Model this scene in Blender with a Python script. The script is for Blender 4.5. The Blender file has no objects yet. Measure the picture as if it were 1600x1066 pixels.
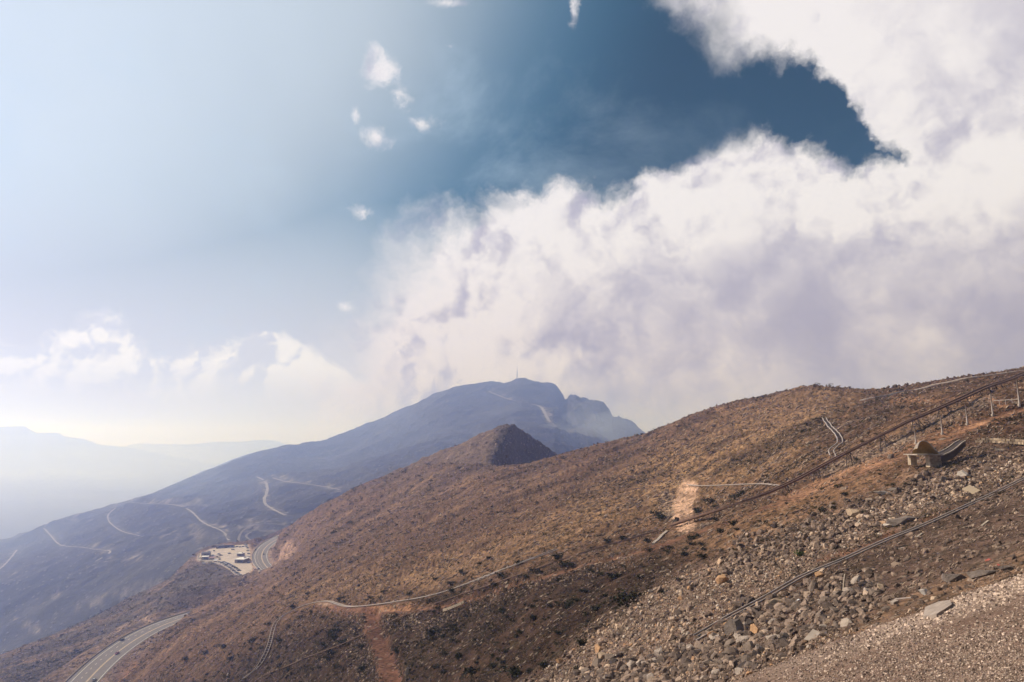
import bpy, bmesh, math, random
import numpy as np
from mathutils import Vector, Matrix
from mathutils.bvhtree import BVHTree

random.seed(7)
rng = np.random.default_rng(11)
C = bpy.context.scene.collection
sc = bpy.context.scene

# ============================================================ camera
F = 1067.0                      # focal length in pixels of the 1600 px wide photograph (24 mm)
HOR = 690.0
PITCH = math.atan((HOR - 533.0) / F)
CAM = np.array([0.0, 0.0, 430.0])
cam = bpy.data.objects.new('camera', bpy.data.cameras.new('camera'))
C.objects.link(cam)
cam.data.lens = 24.0
cam.data.sensor_width = 36.0
cam.data.clip_start = 0.1
cam.data.clip_end = 60000
cam.location = CAM
cam.rotation_euler = (math.pi / 2 + PITCH, 0, 0)
sc.camera = cam
FW = np.array([0, math.cos(PITCH), math.sin(PITCH)])
UP = np.array([0, -math.sin(PITCH), math.cos(PITCH)])
RT = np.array([1.0, 0, 0])

def ray(px, py):
    px = np.asarray(px, float); py = np.asarray(py, float)
    cx = (px - 800.0) / F; cy = (533.0 - py) / F
    return FW + cx[..., None] * RT + cy[..., None] * UP

def P(px, py, d):
    return CAM + np.asarray(d, float)[..., None] * ray(px, py)

def proj(v):
    w = v - CAM
    d = w @ FW
    return 800 + F * (w @ RT) / d, 533 - F * (w @ UP) / d, d

# ============================================================ sun, sky, exposure
SUN_AZ, SUN_EL = math.radians(-66), math.radians(35)
SUN = np.array([math.sin(SUN_AZ) * math.cos(SUN_EL), math.cos(SUN_AZ) * math.cos(SUN_EL), math.sin(SUN_EL)])
sl = bpy.data.lights.new('sun', 'SUN')
sl.energy = 5.0
sl.angle = math.radians(0.6)
sl.color = (1.0, 0.87, 0.73)
so = bpy.data.objects.new('sun', sl)
C.objects.link(so)
so.location = (-300, 200, 900)
so.rotation_euler = Vector(-SUN).to_track_quat('-Z', 'Y').to_euler()

sc.view_settings.view_transform = 'Standard'
sc.view_settings.look = 'None'
sc.view_settings.exposure = 0.0
sc.view_settings.gamma = 1.0
sc.view_settings.use_curve_mapping = False
cy = sc.cycles
cy.use_denoising = True
cy.max_bounces = 5
cy.diffuse_bounces = 2
cy.glossy_bounces = 1
cy.transmission_bounces = 2
cy.volume_bounces = 2
cy.transparent_max_bounces = 6
cy.sample_clamp_indirect = 4.0

class NT:
    """tiny node builder"""
    def __init__(s, nt):
        s.nt = nt; s.L = nt.links
    def new(s, t, **kw):
        n = s.nt.nodes.new(t)
        for k, v in kw.items():
            setattr(n, k, v)
        return n
    def put(s, sock, v):
        if hasattr(v, 'node'):
            s.L.new(v, sock)
        elif isinstance(v, (tuple, list)) and len(v) == 3 and sock.type == 'RGBA':
            sock.default_value = (*v, 1)
        else:
            sock.default_value = v
    def m(s, op, a, b=0.0, c=0.0, clamp=False):
        n = s.new('ShaderNodeMath', operation=op, use_clamp=clamp)
        s.put(n.inputs[0], a); s.put(n.inputs[1], b); s.put(n.inputs[2], c)
        return n.outputs[0]
    def vm(s, op, a, b=(0, 0, 0), scale=None):
        n = s.new('ShaderNodeVectorMath', operation=op)
        s.put(n.inputs[0], a); s.put(n.inputs[1], b)
        if scale is not None: s.put(n.inputs['Scale'], scale)
        return n.outputs['Value'] if op in ('LENGTH', 'DOT_PRODUCT', 'DISTANCE') else n.outputs[0]
    def smooth(s, v, a, b, lo=0.0, hi=1.0):
        n = s.new('ShaderNodeMapRange', interpolation_type='SMOOTHSTEP')
        s.put(n.inputs[0], v); s.put(n.inputs[1], a); s.put(n.inputs[2], b); s.put(n.inputs[3], lo); s.put(n.inputs[4], hi)
        return n.outputs[0]
    def lin(s, v, a, b, lo=0.0, hi=1.0):
        n = s.new('ShaderNodeMapRange')
        s.put(n.inputs[0], v); s.put(n.inputs[1], a); s.put(n.inputs[2], b); s.put(n.inputs[3], lo); s.put(n.inputs[4], hi)
        return n.outputs[0]
    def noise(s, vec, scale, detail=6, rough=0.55, dist=0.0, lac=2.0, out='Fac'):
        n = s.new('ShaderNodeTexNoise')
        s.put(n.inputs['Vector'], vec)
        n.inputs['Scale'].default_value = scale
        n.inputs['Detail'].default_value = detail
        n.inputs['Roughness'].default_value = rough
        n.inputs['Distortion'].default_value = dist
        n.inputs['Lacunarity'].default_value = lac
        return n.outputs[out]
    def mix(s, f, a, b, blend='MIX'):
        n = s.new('ShaderNodeMix', data_type='RGBA', blend_type=blend)
        s.put(n.inputs[0], f); s.put(n.inputs[6], a); s.put(n.inputs[7], b)
        return n.outputs[2]
    def curve(s, v, pts):
        n = s.new('ShaderNodeFloatCurve')
        c = n.mapping.curves[0]
        while len(c.points) > 2:
            c.points.remove(c.points[1])
        c.points[0].location = pts[0]
        c.points[1].location = pts[-1]
        for p in pts[1:-1]:
            c.points.new(p[0], p[1])
        n.mapping.update()
        s.put(n.inputs['Value'], v)
        return n.outputs[0]

def srgb(r, g, b):
    f = lambda c: (c / 255 / 12.92) if c / 255 <= 0.04045 else ((c / 255 + 0.055) / 1.055) ** 2.4
    return (f(r), f(g), f(b))

def azel(px, py):
    r = ray(px, py); r = r / np.linalg.norm(r)
    return math.degrees(math.atan2(r[0], r[1])), math.degrees(math.asin(r[2]))

def build_world():
    w = bpy.data.worlds.new('World'); sc.world = w; w.use_nodes = True
    nt = w.node_tree; nt.nodes.clear()
    N = NT(nt)
    out = N.new('ShaderNodeOutputWorld')
    sky = N.new('ShaderNodeTexSky', sky_type='NISHITA', sun_disc=False)
    sky.sun_elevation = SUN_EL
    sky.sun_rotation = SUN_AZ
    sky.altitude = 1500; sky.air_density = 1.0; sky.dust_density = 1.2; sky.ozone_density = 2.0
    tc = N.new('ShaderNodeTexCoord')
    d = N.vm('NORMALIZE', tc.outputs['Generated'])
    sep = N.new('ShaderNodeSeparateXYZ'); N.L.new(d, sep.inputs[0])
    x, y, z = sep.outputs
    az = N.m('MULTIPLY', N.m('ARCTAN2', x, y), 180 / math.pi)
    el = N.m('MULTIPLY', N.m('ARCSINE', z), 180 / math.pi)
    sunang = N.vm('DOT_PRODUCT', d, (-0.676, 0.360, 0.643))
    # ---- clear sky: physical sky graded to teal, thick pale dust veil round the sun
    base = N.mix(1.0, sky.outputs[0], SKY_TINT, 'MULTIPLY')
    veil = N.smooth(sunang, *VEIL_R)
    vn = N.noise(d, 1.6, 4, 0.5)
    veil = N.m('MULTIPLY', veil, N.lin(vn, 0.3, 0.7, 0.86, 1.1), clamp=True)
    low = N.smooth(el, -1.0, N.smooth(az, 2, -16, 22.0, 42.0), 0.99, 0.0)
    veil = N.m('MAXIMUM', veil, N.m('MULTIPLY', low, N.smooth(az, 45, -25, 0.6, 1.0)))
    vcol = N.mix(N.smooth(el, 3, 20), VEIL_LOW, N.mix(N.smooth(veil, 0.05, 0.8), VEIL_THIN, VEIL_HIGH))
    wisp = N.noise(N.vm('MULTIPLY', d, (1.0, 1.0, 1.3)), 4.5, 9, 0.62, 0.25)
    wf = N.m('MULTIPLY', N.smooth(wisp, 0.46, 0.80), N.smooth(sunang, 0.30, 0.75, 0.06, 0.55))
    base = N.mix(N.m('MULTIPLY', veil, 0.97), base, vcol)
    base = N.mix(wf, base, WISP_COL)
    # ---- clouds
    sep2 = lambda px, py: azel(px, py)
    azn = N.m('DIVIDE', N.m('ADD', az, 180), 360.0)
    def edge(pts, back):
        p = [(-180, back)]
        p += [(-70, back)] if sep2(*pts[0])[0] > -69 else []
        p += [sep2(*q) for q in pts]
        p += [(150, back), (180, back)]
        c = N.curve(azn, [((a + 180) / 360, (e + 10) / 100) for a, e in p])
        return N.m('SUBTRACT', N.m('MULTIPLY', c, 100.0), 10.0)
    # domain warp gives the edges their curls
    warp = N.noise(d, 14.0, 6, 0.62, out='Color')
    warp = N.vm('SUBTRACT', warp, (0.5, 0.5, 0.5))
    wd = N.vm('ADD', d, N.vm('SCALE', warp, scale=0.085))
    ws = N.new('ShaderNodeSeparateXYZ'); N.L.new(wd, ws.inputs[0])
    waz = N.m('MULTIPLY', N.m('ARCTAN2', ws.outputs[0], ws.outputs[1]), 180 / math.pi)
    wel = N.m('MULTIPLY', N.m('ARCSINE', ws.outputs[2]), 180 / math.pi)
    azn = N.m('DIVIDE', N.m('ADD', waz, 180), 360.0)
    # puffs: inverted cell distance at three scales = cauliflower
    def puffs(vec):
        n = N.new('ShaderNodeTexNoise', noise_type='RIDGED_MULTIFRACTAL', normalize=True)
        N.put(n.inputs['Vector'], vec)
        for k_, v_ in (('Scale', 4.6), ('Detail', 6.5), ('Roughness', 0.55), ('Lacunarity', 2.1), ('Offset', 1.0), ('Gain', 1.6)):
            n.inputs[k_].default_value = v_
        return N.m('SUBTRACT', 1.0, n.outputs[0])
    w2 = N.vm('ADD', d, N.vm('SCALE', warp, scale=0.05))
    # direction towards the sun along the sky: up and to the left
    dlt = N.vm('SCALE', N.vm('SUBTRACT', tuple(SUN), d), scale=0.022)
    p0 = puffs(w2)
    p1 = puffs(N.vm('ADD', w2, dlt))
    rel = N.m('SUBTRACT', p0, p1)
    fb = N.noise(wd, 5.5, 9, 0.58)
    # main bank: below a top edge that climbs to the right
    top = edge([(380, 640), (455, 580), (500, 505), (545, 462), (590, 405), (630, 352), (690, 312), (790, 300), (860, 298), (930, 286), (1000, 276),
                (1060, 268), (1100, 240), (1145, 202), (1185, 210), (1225, 222), (1280, 226), (1340, 238), (1400, 230), (1500, 190), (1640, 160), (1900, 140)], 4.0)
    s1 = N.m('SUBTRACT', top, wel)
    # upper right bank: above a lower edge
    bot = edge([(850, -260), (950, -120), (1040, 10), (1085, 75), (1150, 100), (1220, 85), (1268, 98), (1310, 140), (1345, 200), (1390, 262), (1500, 330), (1700, 330), (2000, 200)], 88.0)
    s2 = N.m('SUBTRACT', wel, bot)
    s2 = N.m('MINIMUM', s2, N.m('SUBTRACT', 62.0, wel))
    sA = N.m('MAXIMUM', s1, s2)
    soft = N.smooth(az, 5.0, -16.0, 1.5, 4.2)
    dA = N.m('ADD', N.m('DIVIDE', sA, soft), N.m('MULTIPLY', N.m('SUBTRACT', fb, 0.5), 6.4))
    wisp_r = N.m('MULTIPLY', N.smooth(el, 21, 26), N.smooth(az, 24, 17))
    aw = N.m('ADD', N.smooth(az, 4.0, -18.0, 0.95, 3.0), N.m('MULTIPLY', wisp_r, 3.4))
    aA = N.smooth(dA, -0.35, aw)
    # small clouds, each an ellipse broken up by noise
    aS = None
    for (px, py, rx, ry, wt) in ((600, 118, 34, 34, 1.0), (622, 148, 26, 22, 1.0), (590, 214, 24, 17, 0.8), (556, 176, 12, 20, 0.4), (662, 192, 44, 18, 0.35), (703, 72, 22, 12, 0.25), (578, 335, 40, 24, 0.35),
                             (896, 20, 14, 28, 0.5), (700, 4, 90, 12, 0.3), (540, 480, 30, 15, 0.6), (525, 220, 10, 10, 0.3), (815, 306, 32, 18, 0.6)):
        a0, e0 = azel(px, py)
        u = N.m('DIVIDE', N.m('SUBTRACT', az, a0), rx / F * 57.3)
        v = N.m('DIVIDE', N.m('SUBTRACT', el, e0), ry / F * 57.3)
        r = N.m('SQRT', N.m('ADD', N.m('MULTIPLY', u, u), N.m('MULTIPLY', v, v)))
        q = N.m('SUBTRACT', wt - 0.1, r)
        aS = q if aS is None else N.m('MAXIMUM', aS, q)
    fb2 = N.noise(wd, 16.0, 9, 0.62)
    aS = N.smooth(N.m('ADD', aS, N.m('MULTIPLY', N.m('SUBTRACT', fb2, 0.5), 3.8)), -0.30, 0.80)
    # low cumulus over the horizon at the left
    azn_keep = azn
    top3 = edge([(-700, 560), (-300, 500), (-60, 520), (20, 522), (90, 500), (140, 482), (190, 515), (235, 545), (270, 540), (330, 535), (375, 522), (415, 506), (460, 520), (485, 545), (530, 575), (620, 600), (700, 640)], 5.0)
    s3 = N.m('SUBTRACT', top3, wel)
    dC = N.m('ADD', N.m('DIVIDE', s3, 1.0), N.m('MULTIPLY', N.m('SUBTRACT', fb2, 0.5), 2.2))
    aC = N.m('MULTIPLY', N.smooth(dC, -0.2, 1.0), N.smooth(el, 2.5, 6.5, 0.0, 0.9))
    # second tier of the low cumulus
    # ---- cloud colour
    big = N.noise(N.vm('ADD', d, (3.1, 0.7, 1.9)), 3.2, 5, 0.5, 0.3)
    mid = N.noise(N.vm('ADD', wd, (1.1, 5.7, 2.9)), 8.0, 6, 0.55)
    crisp = N.m('ADD', N.smooth(dA, 7.0, 1.0, 0.0, 1.0), N.m('MULTIPLY', N.smooth(az, 14, 2), N.smooth(el, 15, 9, 0.0, 0.45)), clamp=True)
    gain = N.m('ADD', N.m('MULTIPLY', crisp, 1.05), 0.45)
    light = N.m('ADD', N.m('MULTIPLY', rel, gain), N.lin(big, 0.36, 0.64, 0.52, 0.92))
    light = N.m('ADD', light, N.lin(mid, 0.35, 0.65, -0.17, 0.17))
    light = N.m('ADD', light, N.smooth(dA, 6.0, 0.5, 0.0, 0.30))
    low_r = N.m('MULTIPLY', N.smooth(el, 19, 8), N.smooth(az, -6, 14))
    light = N.m('SUBTRACT', light, N.m('MULTIPLY', low_r, 0.43))
    lf = N.smooth(light, -0.15, 1.15)
    warmth = N.smooth(el, 20, 3)
    ccol = N.mix(lf, N.mix(warmth, CLOUD_SH, CLOUD_SH_LOW), N.mix(warmth, CLOUD_LT, CLOUD_LT_LOW))
    lc = N.smooth(N.m('ADD', N.m('MULTIPLY', rel, 2.6), 0.55), 0.0, 1.0)
    ccol3 = N.mix(lc, CUM_SH, CUM_LT)
    col = N.mix(aC, base, ccol3)
    col = N.mix(N.m('MULTIPLY', aS, 0.9), col, N.mix(lf, CLOUD_SH, CLOUD_LT))
    # thin scraps at the edge of the bank: let sky show a bit
    col = N.mix(N.m('MULTIPLY', aA, 0.985), col, ccol)
    bg = N.new('ShaderNodeBackground')
    N.L.new(col, bg.inputs[0])
    bg.inputs[1].default_value = SKY_STR
    N.L.new(bg.outputs[0], out.inputs[0])
    w.cycles.sampling_method = 'MANUAL'
    w.cycles.sample_map_resolution = 1024

SKY_STR = 0.12
def K(r, g, b, k=1.0):           # a colour seen in the picture, as sky radiance before the strength
    c = srgb(r, g, b)
    return tuple(v * k / SKY_STR for v in c)
SKY_TINT = (0.03, 0.235, 0.21)
VEIL_R = (0.46, 0.93)
VEIL_LOW = K(212, 208, 219)
VEIL_HIGH = K(206, 219, 231)
VEIL_THIN = K(100, 165, 204)
WISP_COL = K(186, 208, 228)
CLOUD_LT = K(245, 240, 242)
CLOUD_SH = K(184, 180, 198)
CLOUD_LT_LOW = K(234, 222, 223)
CLOUD_SH_LOW = K(168, 160, 177)
CUM_LT = K(246, 241, 239)
CUM_SH = K(204, 206, 218)
build_world()

# ============================================================ numpy helpers
def pchip(xs, ys, x):
    """monotone cubic through (xs, ys[..., k]) evaluated at x; ys (n,) x (m,)"""
    xs = np.asarray(xs, float); ys = np.asarray(ys, float); x = np.asarray(x, float)
    h = np.diff(xs); dl = np.diff(ys) / h
    m = np.zeros_like(ys)
    m[0] = dl[0]; m[-1] = dl[-1]
    for i in range(1, len(xs) - 1):
        if dl[i - 1] * dl[i] > 0:
            w1 = 2 * h[i] + h[i - 1]; w2 = h[i] + 2 * h[i - 1]
            m[i] = (w1 + w2) / (w1 / dl[i - 1] + w2 / dl[i])
    i = np.clip(np.searchsorted(xs, x) - 1, 0, len(xs) - 2)
    t = (x - xs[i]) / h[i]
    t2 = t * t; t3 = t2 * t
    return (2 * t3 - 3 * t2 + 1) * ys[i] + (t3 - 2 * t2 + t) * h[i] * m[i] + (-2 * t3 + 3 * t2) * ys[i + 1] + (t3 - t2) * h[i] * m[i + 1]

PERM = rng.permutation(512)
ANG = rng.random(512) * 2 * np.pi
def perlin(x, y):
    xi = np.floor(x).astype(np.int64); yi = np.floor(y).astype(np.int64)
    xf = x - xi; yf = y - yi
    u = xf * xf * xf * (xf * (xf * 6 - 15) + 10); v = yf * yf * yf * (yf * (yf * 6 - 15) + 10)
    def g(ix, iy, dx, dy):
        a = ANG[PERM[(PERM[ix & 511] + iy) & 511]]
        return np.cos(a) * dx + np.sin(a) * dy
    a = g(xi, yi, xf, yf); b = g(xi + 1, yi, xf - 1, yf)
    c = g(xi, yi + 1, xf, yf - 1); d = g(xi + 1, yi + 1, xf - 1, yf - 1)
    return ((a + (b - a) * u) * (1 - v) + (c + (d - c) * u) * v) * 1.5

def fbm(x, y, size, octs, rough=0.5, ridged=False):
    t = 0; a = 1.0; f = 1.0 / size; n = 0
    for o in range(octs):
        p = perlin(x * f + 17.3 * o, y * f - 9.1 * o)
        if ridged: p = 1 - 2 * np.abs(p)
        t = t + p * a; n += a; a *= rough; f *= 2.03
    return t / n

class Loft:
    """A terrain sheet through depth profiles: table {px: [(py, depth) ...]} read off the photograph column by column.
    The result is ordinary ground at its real distance."""
    def __init__(s, table, cols, rows):
        keys = sorted(table)
        nk = len(table[keys[0]])
        PYk = np.array([[table[k][i][0] for k in keys] for i in range(nk)], float)
        Dk = np.log(np.array([[table[k][i][1] for k in keys] for i in range(nk)], float))
        cols = np.asarray(cols, float)
        py = np.array([pchip(keys, PYk[i], cols) for i in range(nk)])
        ld = np.array([pchip(keys, Dk[i], cols) for i in range(nk)])
        # rows: list of counts per segment
        t = [0.0]
        for i, n in enumerate(rows):
            t += list(i + (np.arange(n) + 1) / n)
        t = np.array(t)
        xs = np.arange(nk, dtype=float)
        s.PY = np.empty((len(t), len(cols))); s.D = np.empty_like(s.PY)
        def rowinterp(Y):
            h = np.diff(Y, axis=0)
            m = np.zeros_like(Y); m[0] = h[0]; m[-1] = h[-1]
            for i in range(1, nk - 1):
                ok = h[i - 1] * h[i] > 0
                m[i] = np.where(ok, 2 * h[i - 1] * h[i] / np.where(ok, h[i - 1] + h[i], 1), 0)
            i = np.clip(np.ceil(t).astype(int) - 1, 0, nk - 2)
            q = (t - i)[:, None]; q2 = q * q; q3 = q2 * q
            return (2 * q3 - 3 * q2 + 1) * Y[i] + (q3 - 2 * q2 + q) * m[i] + (-2 * q3 + 3 * q2) * Y[i + 1] + (q3 - q2) * m[i + 1]
        s.PY = rowinterp(py); s.D = np.exp(rowinterp(ld))
        s.PX = np.broadcast_to(cols, s.PY.shape).copy()
        s.cols = cols; s.t = t
        s.V = P(s.PX, s.PY, s.D)
        s.reproj()
    def reproj(s):
        x, y, d = proj(s.V)
        s.QX, s.QY, s.QD = x, y, d
    def hit(s, px, py):
        """first point of the ground seen through this pixel"""
        j = np.clip(np.searchsorted(s.cols, px) - 1, 0, len(s.cols) - 2)
        f = (px - s.cols[j]) / (s.cols[j + 1] - s.cols[j])
        col = s.QY[:, j] * (1 - f) + s.QY[:, j + 1] * f
        v = s.V[:, j] * (1 - f) + s.V[:, j + 1] * f
        below = np.nonzero(col[1:] <= py)[0]
        if len(below) == 0:
            i = int(np.argmin(col)); i = max(i, 1)
            return v[i].copy()
        i = below[0]
        a, b = col[i], col[i + 1]
        q = 0 if a == b else np.clip((a - py) / (a - b), 0, 1)
        return v[i] * (1 - q) + v[i + 1] * q
    def path(s, pts, step=4.0, smooth=6):
        """pixel polyline -> smooth world polyline lying on the ground"""
        pts = np.array(pts, float)
        seg = np.hypot(*np.diff(pts, axis=0).T); L = np.concatenate([[0], np.cumsum(seg)])
        u = np.linspace(0, L[-1], max(6, int(L[-1] / step)))
        qx = pchip(L, pts[:, 0], u); qy = pchip(L, pts[:, 1], u)
        w = np.array([s.hit(a, b) for a, b in zip(qx, qy)])
        return smooth_line(w, smooth)

def smooth_line(w, k):
    w = w.copy()
    for _ in range(k):
        w[1:-1] = 0.25 * w[:-2] + 0.5 * w[1:-1] + 0.25 * w[2:]
    return w

def resample(w, step):
    seg = np.linalg.norm(np.diff(w, axis=0), axis=1); L = np.concatenate([[0], np.cumsum(seg)])
    n = max(2, int(L[-1] / step) + 1)
    u = np.linspace(0, L[-1], n)
    return np.stack([np.interp(u, L, w[:, i]) for i in range(3)], 1)

def line_dist(X, Y, line):
    """xy distance from points to a polyline and its z there"""
    best = np.full(X.shape, 1e9); bz = np.zeros_like(X)
    for a, b in zip(line[:-1], line[1:]):
        ab = b[:2] - a[:2]; l2 = ab @ ab + 1e-9
        t = np.clip(((X - a[0]) * ab[0] + (Y - a[1]) * ab[1]) / l2, 0, 1)
        dd = np.hypot(X - a[0] - t * ab[0], Y - a[1] - t * ab[1])
        k = dd < best
        best = np.where(k, dd, best); bz = np.where(k, a[2] + t * (b[2] - a[2]), bz)
    return best, bz

def carve(loft, line, half, blend, drop=0.0):
    X, Y = loft.V[..., 0], loft.V[..., 1]
    m = half + blend
    box = (X > line[:, 0].min() - m) & (X < line[:, 0].max() + m) & (Y > line[:, 1].min() - m) & (Y < line[:, 1].max() + m)
    idx = np.nonzero(box)
    if len(idx[0]) == 0: return
    dd, z = line_dist(X[idx], Y[idx], line)
    t = np.clip((dd - half) / blend, 0, 1); t = t * t * (3 - 2 * t)
    Z = loft.V[..., 2]
    Z[idx] = (z - drop) * (1 - t) + Z[idx] * t
    loft.keep[idx] = np.minimum(loft.keep[idx], t)

def inside(X, Y, poly):
    c = np.zeros(X.shape, bool); n = len(poly)
    for i in range(n):
        x1, y1 = poly[i][:2]; x2, y2 = poly[(i + 1) % n][:2]
        k = ((y1 > Y) != (y2 > Y)) & (X < (x2 - x1) * (Y - y1) / (y2 - y1 + 1e-12) + x1)
        c ^= k
    return c

# ============================================================ mesh helpers
def mesh_np(name, verts, faces, mats, smooth=False, attrs=None, mat_idx=None):
    """faces: (n, k) int array"""
    me = bpy.data.meshes.new(name)
    verts = np.asarray(verts, np.float32); faces = np.asarray(faces, np.int32)
    n, k = faces.shape
    me.vertices.add(len(verts)); me.vertices.foreach_set('co', verts.ravel())
    me.loops.add(n * k); me.loops.foreach_set('vertex_index', faces.ravel())
    me.polygons.add(n)
    me.polygons.foreach_set('loop_start', np.arange(0, n * k, k, dtype=np.int32))
    if smooth: me.polygons.foreach_set('use_smooth', np.ones(n, bool))
    else: me.polygons.foreach_set('use_smooth', np.zeros(n, bool))
    if mat_idx is not None: me.polygons.foreach_set('material_index', np.asarray(mat_idx, np.int32))
    for m in (mats if isinstance(mats, (list, tuple)) else [mats]): me.materials.append(m)
    for an, (ty, data) in (attrs or {}).items():
        a = me.attributes.new(an, ty, 'POINT')
        a.data.foreach_set('color' if 'COLOR' in ty else 'value', np.asarray(data, np.float32).ravel())
    me.update(calc_edges=True)
    me.validate()
    return me

def link(name, me, parent=None, loc=None):
    o = bpy.data.objects.new(name, me); C.objects.link(o)
    if loc is not None: o.location = loc
    if parent is not None: o.parent = parent
    return o

def tag(o, label=None, cat=None, group=None, kind=None):
    if label: o['label'] = label
    if cat: o['category'] = cat
    if group: o['group'] = group
    if kind: o['kind'] = kind
    return o

def empty(name, loc, rz=0.0):
    o = bpy.data.objects.new(name, None); C.objects.link(o)
    o.location = loc; o.rotation_euler.z = rz; o.empty_display_size = 0.2
    return o

class MB:
    def __init__(s): s.v = []; s.f = []; s.mi = []
    def add(s, vs, fs, mi=0):
        b = len(s.v); s.v += [tuple(q) for q in vs]
        for f in fs: s.f.append(tuple(b + i for i in f)); s.mi.append(mi)
    def box(s, c, sz, M=None, mi=0, taper=1.0):
        x, y, z = sz[0] / 2, sz[1] / 2, sz[2] / 2
        vs = [Vector((sx * x * (taper if sz_ > 0 else 1), sy * y * (taper if sz_ > 0 else 1), sz_ * z)) for sz_ in (-1, 1) for sy in (-1, 1) for sx in (-1, 1)]
        if M is not None: vs = [M @ v for v in vs]
        vs = [v + Vector(c) for v in vs]
        s.add(vs, [(0, 2, 3, 1), (4, 5, 7, 6), (0, 1, 5, 4), (2, 6, 7, 3), (0, 4, 6, 2), (1, 3, 7, 5)], mi)
    def tube(s, pts, r, n=6, mi=0, cap=True, r2=None):
        pts = [Vector(p) for p in pts]; rings = []
        for i, p in enumerate(pts):
            t = (pts[min(i + 1, len(pts) - 1)] - pts[max(i - 1, 0)]).normalized()
            a = t.cross(Vector((0, 0, 1)))
            if a.length < 0.05: a = t.cross(Vector((1, 0, 0)))
            a.normalize(); b = a.cross(t)
            rr = r if r2 is None else r + (r2 - r) * i / max(1, len(pts) - 1)
            rings.append([p + (a * math.cos(q) + b * math.sin(q)) * rr for q in [2 * math.pi * k / n for k in range(n)]])
        vs = [v for rg in rings for v in rg]; fs = []
        for i in range(len(pts) - 1):
            for k in range(n):
                fs.append((i * n + k, i * n + (k + 1) % n, (i + 1) * n + (k + 1) % n, (i + 1) * n + k))
        if cap:
            fs.append(tuple(range(n))); fs.append(tuple((len(pts) - 1) * n + k for k in reversed(range(n))))
        s.add(vs, fs, mi)
    def strip(s, pts, prof, mi=0, closed=True):
        """sweep a profile [(side, up) ...] along pts, kept upright"""
        pts = [Vector(p) for p in pts]; vs = []; n = len(prof)
        for i, p in enumerate(pts):
            t = pts[min(i + 1, len(pts) - 1)] - pts[max(i - 1, 0)]
            a = Vector((t.y, -t.x, 0)).normalized()
            for (u, w) in prof: vs.append(p + a * u + Vector((0, 0, w)))
        fs = []
        for i in range(len(pts) - 1):
            for k in range(n if closed else n - 1):
                fs.append((i * n + k, i * n + (k + 1) % n, (i + 1) * n + (k + 1) % n, (i + 1) * n + k))
        if closed and n > 2:
            fs.append(tuple(range(n))); fs.append(tuple((len(pts) - 1) * n + k for k in reversed(range(n))))
        s.add(vs, fs, mi)
    def mesh(s, name, mats, smooth=False):
        me = bpy.data.meshes.new(name); me.from_pydata([tuple(v) for v in s.v], [], s.f)
        for m in (mats if isinstance(mats, (list, tuple)) else [mats]): me.materials.append(m)
        me.polygons.foreach_set('material_index', s.mi)
        if smooth: me.polygons.foreach_set('use_smooth', [True] * len(me.polygons))
        me.update(); me.validate()
        return me
    def build(s, name, mats, parent=None, smooth=False, loc=None):
        return link(name, s.mesh(name, mats, smooth), parent, loc)

# ============================================================ materials
def mat(name, fn, rough=0.9, spec=0.2):
    m = bpy.data.materials.new(name); m.use_nodes = True
    nt = m.node_tree; N = NT(nt)
    b = nt.nodes['Principled BSDF']
    b.inputs['Roughness'].default_value = rough
    b.inputs['Specular IOR Level'].default_value = spec
    fn(N, b)
    return m

def pos(N):
    return N.new('ShaderNodeNewGeometry').outputs['Position']

def bump(N, b, h, strength, dist):
    n = N.new('ShaderNodeBump'); n.inputs['Strength'].default_value = strength; n.inputs['Distance'].default_value = dist
    N.put(n.inputs['Height'], h); N.L.new(n.outputs[0], b.inputs['Normal'])

def flat(name, col, var=0.15, scale=2.0, rough=0.8, metal=0.0, spec=0.3):
    def fn(N, b):
        n = N.noise(pos(N), scale, 5, 0.6)
        c = N.mix(N.lin(n, 0.3, 0.7), tuple(v * (1 - var) for v in col), tuple(min(1, v * (1 + var)) for v in col))
        N.L.new(c, b.inputs['Base Color']); b.inputs['Metallic'].default_value = metal
        N.L.new(N.lin(n, 0.2, 0.8, max(0, rough - 0.1), min(1, rough + 0.1)), b.inputs['Roughness'])
    return mat(name, fn, rough, spec)

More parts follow.
